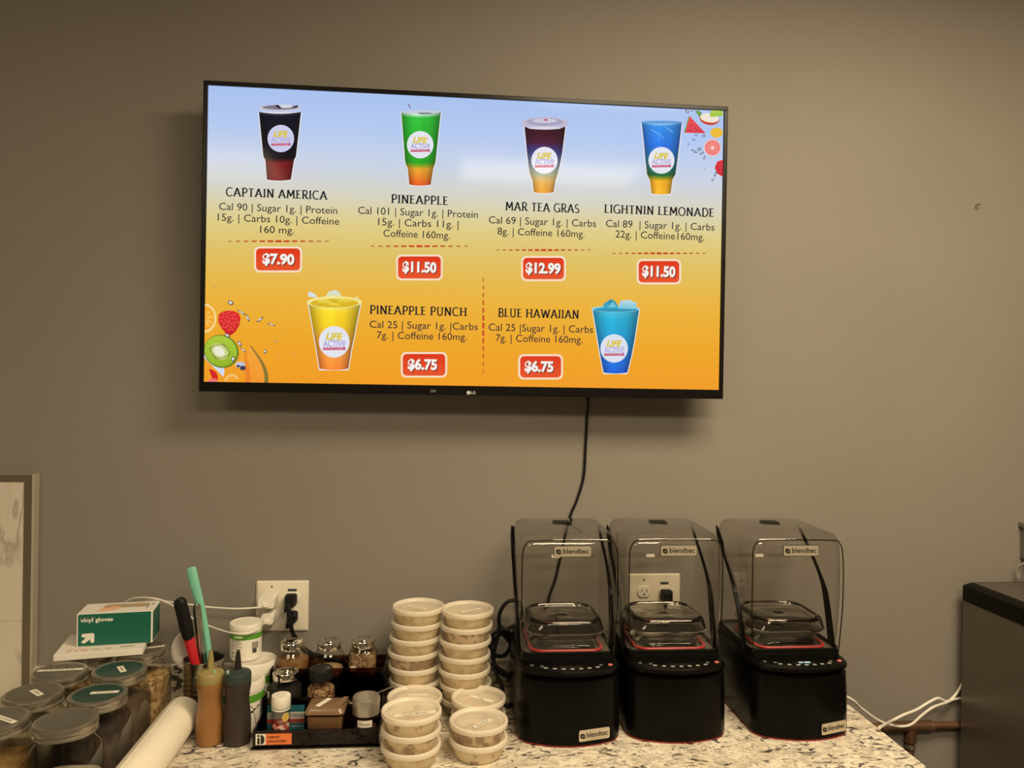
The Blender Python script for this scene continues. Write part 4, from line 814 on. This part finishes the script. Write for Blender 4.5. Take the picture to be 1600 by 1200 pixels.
q = MB(); q.strip([cc-ax*.02+V((.006, .006, -.02)), cc*.5+V((.004, .006, -.006)), V((.006, .004, .0))], (1, 0, 0), .010, .003, M['pinkw']); q.build('scoop_handle', sco)

# ================================================================== squeeze bottles
def squeeze(px, bm_, cm, tm, label, dotx):
    p = Pz(px, 1160); t = thing('squeeze_bottle', (p.x, p.y, CZ), label, 'bottle', 'sauce squeeze bottles')
    q = MB(); q.lathe([(0, .0005), (.0225, .0005), (.0255, .003), (.0262, .02), (.0262, .045), (.0248, .062), (.0225, .080), (.0222, .090), (.0236, .103), (.0254, .112), (.0254, .119), (.0240, .124)], bm_, seg=36); q.build('bottle_body', t)
    q = MB(); q.lathe([(.0250, .121), (.0256, .122), (.0256, .136), (.0238, .1395), (.0150, .1425), (.0075, .145)], cm, seg=36); cp_ = q.build('cap', t)
    q = MB(); q.lathe([(.0078, .1435), (.0066, .150), (.0046, .172), (.0032, .181), (.0, .1812)], tm, seg=20); q.build('nozzle', t)
    q = MB(); q.lathe([(.0032, 0), (.0030, .006), (0, .007)], M['mintdot'], c=(dotx, -.012, .1400), seg=12); q.build('cap_plug', cp_)
    return t
squeeze(327.5, M['caramel'], M['carcap'], M['carcap'], 'caramel brown squeeze bottle with an olive cap', .010)
squeeze(370, M['choc'], M['choccap'], M['tip'], 'dark chocolate squeeze bottle with a grey green cap', -.016)

# ================================================================== white tubs with green bands
def white_tub(loc, r_, h, label, detail):
    t = thing('supplement_tub', loc, label, 'tub', 'white tubs with green bands'); lh = h*.20
    q = MB(); q.lathe([(0, 0), (r_*.90, 0), (r_*.965, .003), (r_*.97, h-lh)], M['tub'], seg=44); q.build('tub_body', t)
    q = MB(); q.lathe([(r_*.97, h-lh-.0005), (r_, h-lh+.001), (r_, h-.004), (r_*.97, h-.001), (r_*.90, h-.0002), (r_*.86, h-.0012), (0, h-.0012)], M['tub'], seg=44); q.build('lid', t)
    q = MB(); zb_ = h-lh-.004; q.lathe([(r_*.974, zb_-h*.15), (r_*.976, zb_-h*.15), (r_*.976, zb_), (r_*.974, zb_)], M['band'], seg=44); bd = q.build('green_band', t)
    q = MB()
    def curved(ang0, z, w_, hh_, m):
        n = max(2, int(w_/.004)); rr = r_*.979
        for i in range(n):
            a0_, a1_ = ang0+(i/n)*w_/rr, ang0+((i+1)/n)*w_/rr
            q.poly([(rr*math.sin(a0_), -rr*math.cos(a0_), z), (rr*math.sin(a1_), -rr*math.cos(a1_), z), (rr*math.sin(a1_), -rr*math.cos(a1_), z+hh_), (rr*math.sin(a0_), -rr*math.cos(a0_), z+hh_)], m)
    if detail:
        rng = random.Random(3)
        curved(-.55, zb_-h*.085, .020, .0028, M['label'])
        for k in range(5): curved(-.75, zb_-h*(.18+.055*k), .020+.008*rng.random(), .0013, M['faint'])
        curved(-.75, h*.22, .010, .0035, M['faint']); curved(-.75, h*.13, .022, .0012, M['faint']); curved(.62, h*.34, .016, .014, M['faint']); curved(.66, h*.22, .010, .010, M['slot'])
    else:
        for k in range(9): curved(.35+k*.085+.02*(k % 2), h*.36+.002*k, .0035 if k % 3 else .006, .004 if k % 2 else .0015, M['ink'])
        q.tube([(r_*.98*math.sin(.62+i*.03), -r_*.98*math.cos(.62+i*.03), h*.56-i*i*.0004) for i in range(14)], .00035, M['ink'], 6)
    q.build('print', t); return t
def xat_(px, y, py=1010): r_ = ray(px, py); return EYE.x + r_.x/r_.y*(y-EYE.y)
pf = V((-.398, -.2025, 0)); pb = V((-.392, -.1115, 0))
white_tub((pf.x, pf.y, CZ), .045, .104, 'large white tub directly behind the chocolate bottle', False)
white_tub((pb.x, pb.y, CZ), .045, .109, 'large white tub carrying the small tub near the outlet', False)
ps_ = V((xat_(384, -.102), 0, 0)); white_tub((ps_.x, -.102, CZ+.1091), .0345, .078, 'small white tub stacked on a larger tub below the chargers', True)

# ================================================================== tiered spice organiser and what it holds
ox0, ox1 = -.353, -.112; OW = ox1-ox0; oc = (ox0+ox1)/2
og = thing('spice_organizer', (oc, -.30, CZ), 'dark brown tiered spice organizer between the white tubs and food tubs', 'organizer')
tiers = ((0, .074, .004, .036), (.074, .146, .036, .068), (.146, .226, .070, .100))
for i, (ya, yb_, zf, zw_) in enumerate(tiers):
    q = MB(); th = .0025; tr = M['tray']
    q.box((0, (ya+yb_)/2, zf-th/2), (OW-.002, yb_-ya, th), tr); q.box((0, ya+th/2, (zw_+(0 if i == 0 else tiers[i-1][2]))/2), (OW, th, zw_-(0 if i == 0 else tiers[i-1][2])), tr, r=.001)
    for s_ in (-1, 1): q.box((s_*(OW/2-th/2), (ya+yb_)/2, zw_/2), (th, yb_-ya-.002, zw_), tr)
    if i == 2: q.box((0, yb_-th/2, zw_/2), (OW, th, zw_), tr)
    q.build('tier', og)
q = MB(); q.box((0, -.001, .002), (OW+.006, .006, .004), M['tray'], r=.001); q.build('front_foot', og)
q = MB(); sx = -OW/2+.006; yk = -.0008; q.box((sx+.0095, yk, .0195), (.019, .0006, .021), M['label']); q.box((sx+.0435, yk, .0195), (.049, .0006, .021), M['orange']); y2 = yk-.0006
q.box((sx+.0055, y2, .0165), (.0045, .0003, .012), M['ink']); q.box((sx+.0055, y2, .0265), (.0045, .0003, .0035), M['ink'])
q.poly([(sx+.0095, y2, .0105), (sx+.0125, y2, .0105), (sx+.0155, y2, .013), (sx+.0168, y2, .017), (sx+.0168, y2, .021), (sx+.0155, y2, .025), (sx+.0125, y2, .028), (sx+.0095, y2, .028)], M['ink'])
q.text('CABINET', (sx+.022, y2, .0215), X, Z, .0042, M['ink'], width=.024, align='L', bold=.015); q.text('ORGANIZER!', (sx+.022, y2, .0135), X, Z, .0042, M['ink'], width=.036, align='L', bold=.015); q.build('sticker', og)
# printed card standing behind the front tier
cdx = Wy(443, 1120, -.232); card = thing('product_card', (cdx.x+.004, -.2285, CZ+.0045), 'teal and white card behind the sprinkles shaker in the organizer', 'card')
q = MB(); cw = .074
for z0_, z1_, m in ((0, .014, 'teal'), (.014, .0225, 'redink'), (.0225, .0365, 'greycard'), (.0365, .050, 'teal')): q.box((0, 0, (z0_+z1_)/2), (cw, .001, z1_-z0_), M[m])
q.build('card_sheet', card); q = MB(); q.text('DESIGN', (.008, -.0009, .0260), X, Z, .0065, M['slot'], width=.046, align='L'); q.text('ORGANIZER', (.004, -.0009, .0160), X, Z, .0052, M['slot'], width=.050, align='L', bold=.02)
for i in range(6): q.box((.002+i*.006, -.0008, .0075), (.0045, .0003, .0015), M['greycard'])
q.build('card_print', card)
# small jars
sp_f = dict(spice=mottled('rust_spice', (.20, .09, .03), (.30, .17, .06), 40), tan=mottled('tan_spice', (.42, .28, .14), (.50, .36, .20), 30), seed=speck('seeds', [(.20, .115, .05), (.30, .19, .09), (.13, .07, .03), (.26, .15, .07)], 220), black=pbr('black_filling', (.014, .012, .012), .6), chip=speck('peanut_bits', [(.40, .24, .12), (.24, .10, .05), (.50, .34, .18), (.14, .06, .03)], 240))
def chrome_lid(t, z, r_):
    q = MB(); q.lathe([(r_*.93, z-.0005), (r_, z), (r_, z+.012), (r_*.96, z+.014), (r_*.86, z+.0146), (r_*.80, z+.0130), (r_*.45, z+.0130), (r_*.38, z+.0152), (0, z+.0158)], M['chrome'], seg=32); q.build('chrome_lid', t)
SG = 'small spice jars in the organizer'
def globe(x, y, zf, R, hb, fill, lr, fh, label):
    t = thing('spice_jar', (x, y, CZ+zf), label, 'jar', SG)
    pr_ = [(0, .0003), (R*.70, .0003), (R*.86, .006), (R*.98, hb*.28), (R, hb*.45), (R*.97, hb*.62), (R*.84, hb*.82), (lr*.93, hb*.97), (lr*.92, hb)]
    q = MB(); q.lathe(pr_, M['glass'], seg=36); q.build('glass_body', t)
    q = MB(); fz = hb*fh; inn = [(max(r_-.0016, 0), max(z, .0018)) for r_, z in pr_ if z < fz]; rl = inn[-1][0]*.99; q.lathe(inn+[(rl, fz), (0, fz+.001)], sp_f[fill], seg=28); q.build('spice', t)
    chrome_lid(t, hb-.001, lr); return t
def xat(px, y, py=1040): r_ = ray(px, py); return EYE.x + r_.x/r_.y*(y-EYE.y)
y3, y2_, y1_ = -.114, -.1895, -.258
t = globe(xat(456.5, y3), y3, .0705, .0365, .062, 'spice', .0255, .62, 'round chrome lidded jar of rusty spice at the back left of the organizer')
t = globe(xat(514.5, y3), y3, .0705, .0360, .062, 'tan', .0255, .28, 'round chrome lidded jar nearly empty in the middle of the back row')
x = xat(567, y3); t = thing('spice_jar', (x, y3, CZ+.0705), 'square chrome lidded jar full of seeds at the back right of the organizer', 'jar', SG)
q = MB(); q.loft([ring(a, a, r_, zz, 6) for zz, a, r_ in ((0, .052, .012), (.004, .060, .016), (.046, .061, .018), (.056, .056, .024), (.061, .049, .0243), (.064, .048, .0238))], M['glass'], c1=False); q.build('glass_body', t)
q = MB(); q.loft([ring(a, a, r_, zz, 5) for zz, a, r_ in ((.002, .050, .012), (.005, .0565, .015), (.045, .0575, .016), (.051, .053, .018))], sp_f['seed']); q.build('spice', t)
chrome_lid(t, .063, .0255); q = MB(); q.box((-.018, -.0312, .024), (.011, .0006, .012), M['label']); q.build('paper_label', t)
t = globe(xat(447, y2_), y2_, .0365, .0345, .060, 'black', .0265, .74, 'round chrome lidded jar of black filling in front of the rusty spice')
q = MB(); q.box((0, 0, 0), (.010, .0006, .013), M['label'], mx=Matrix.Rotation(-1.0, 4, 'Z')); o = q.build('paper_label', t); o.location = (-.0315, -.0195, .032)
x = xat(502, y2_); t = thing('spice_jar', (x, y2_, CZ+.0365), 'black lidded grinder jar of peanut bits in the organizer middle', 'jar', SG)
q = MB(); q.lathe([(0, .0003), (.026, .0003), (.0295, .004), (.0302, .022), (.0285, .042), (.0245, .056), (.0230, .060)], M['glass'], seg=36); q.build('glass_body', t)
q = MB(); q.lathe([(0, .002), (.0245, .002), (.0278, .005), (.0286, .022), (.0275, .038), (0, .040)], sp_f['chip'], seg=28); q.build('spice', t)
q = MB(); q.lathe([(.0235, .0565), (.0248, .058), (.0250, .074), (.0228, .079), (.0205, .0795), (.0190, .078), (0, .078)], M['blacklid'], seg=32); q.build('black_lid', t)
# front row
p = V((xat(439, y1_, 1110), y1_, CZ+.0045)); t = thing('sprinkle_shaker', p, 'white lidded shaker of red and white sprinkles at the front of the organizer', 'shaker')
q = MB(); q.lathe([(0, .0004), (.0165, .0004), (.0178, .002), (.0178, .061), (.0165, .063)], M['glass'], seg=32); q.build('shaker_body', t)
q = MB(); q.lathe([(0, .0015), (.0155, .0015), (.0166, .003), (.0166, .024), (.010, .0275), (0, .026)], speck('sprinkles', [(.55, .03, .04), (.85, .80, .75), (.45, .02, .03), (.80, .74, .66), (.10, .02, .02), (.6, .04, .05)], 480, .4, (1, 1, .6)), seg=28); q.build('sprinkles', t)
q = MB(); q.lathe([(.0182, .061), (.0187, .062), (.0187, .081), (.0178, .0835), (0, .0838)], M['white'], seg=32); ld = q.build('shaker_lid', t)
q = MB(); q.lathe([(.0181, .0565), (.0183, .0565), (.0183, .060), (.0181, .060)], M['white'], seg=32); q.build('lid_collar', ld)
for i in range(5):
    q = MB(); q.lathe([(0, 0), (.0013, 0)], M['faint'], c=(.008*math.cos(i*1.256), .008*math.sin(i*1.256), .0840), seg=8); q.build('hole', ld)
q = MB(); yl = [V((.0181*math.sin(.75+.42*math.cos(a)), -.0181*math.cos(.75+.42*math.cos(a)), .044+.0085*math.sin(a))) for a in [k*PI/8 for k in range(16)]]; q.poly(yl, M['yellow']); q.build('yellow_sticker', t)
p = V((xat(510, -.264, 1125), -.262, CZ+.0045)); t = thing('cocoa_canister', p, 'square clear canister of cocoa powder with scoop in the organizer front', 'canister', rz=-.03)
q = MB(); q.loft([ring(a, b_2, .008, zz, 4) for zz, a, b_2 in ((0, .062, .052), (.003, .066, .056), (.054, .072, .060), (.056, .075, .062))], M['glass'], c1=False); q.build('canister_body', t)
q = MB(); q.loft([ring(a, b_2, .007, zz, 4) for zz, a, b_2 in ((.0015, .060, .050), (.004, .063, .053), (.050, .0685, .0565))], M['cocoa']); q.build('cocoa', t)
q = MB(); q.loft([ring(a, b_2, .009, zz, 4) for zz, a, b_2 in ((.0562, .077, .064), (.0595, .077, .064), (.066, .069, .056), (.0685, .054, .040))], M['scoop']); ld = q.build('lid', t)
q = MB(); q.box((-.006, -.002, .0692), (.010, .042, .0006), M['label'], rot=-.45); q.build('paper_label', ld)
q = MB(); q.strip([(.024, -.022, .067), (.031, -.006, .0705), (.037, .010, .074)], (1, -.2, 0), .009, .003, M['scoop']); q.build('scoop_handle', t)
p = V((xat(572, -.259, 1120), -.259, CZ+.0045)); t = thing('cinnamon_shaker', p, 'silver lidded cinnamon shaker at the front right of the organizer', 'shaker')
q = MB(); q.lathe([(0, .0004), (.0235, .0004), (.0250, .003), (.0250, .038), (.0262, .040), (.0262, .043), (.0245, .046)], M['glass'], seg=36); q.build('shaker_body', t)
q = MB(); q.lathe([(0, .002), (.0225, .002), (.0235, .004), (.0235, .016), (0, .018)], M['cinn'], seg=30); q.build('cinnamon', t)
q = MB(); q.lathe([(.0255, .0445), (.0275, .046), (.0275, .075), (.0262, .0782), (0, .0787)], M['silverlid'], seg=36); q.build('silver_lid', t)
q = MB(); rr = .0253; n = 8; va = []
for i in range(n+1): a = -.62+1.2*i/n; va.append((rr*math.sin(a), -rr*math.cos(a)))
for i in range(n): q.poly([(*va[i], .025), (*va[i+1], .025), (*va[i+1], .039), (*va[i], .039)], M['label'])
vs, fs, wd = glyphs('Cinnamon', 0, .2)
q.add([((rr+.0003)*math.sin((x_/wd-.5)*.84-.02), -(rr+.0003)*math.cos((x_/wd-.5)*.84-.02), .0298+y_*.0042) for x_, y_ in vs], fs, M['ink']); q.build('name_label', t)
p = V((xat(551, -.242, 1085), -.236, CZ+.062)); ms = thing('measuring_spoon', p, 'metal measuring spoon lying behind the cinnamon shaker', 'spoon')
q = MB(); q.lathe([(0, -.011), (.008, -.009), (.0125, -.003), (.0135, .001), (.0145, .001), (.0135, -.004), (.009, -.010), (0, -.012)], M['steel'], seg=24); q.build('spoon_bowl', ms)
hx = Wy(628, 1066, -.185)-p; q = MB(); q.strip([(.012, .002, .0012), V((hx.x*.5, hx.y*.5, .008)), V((hx.x*.86, hx.y, .012))], (.2, 1, 0), .009, .0014, M['steel']); q.build('spoon_handle', ms)
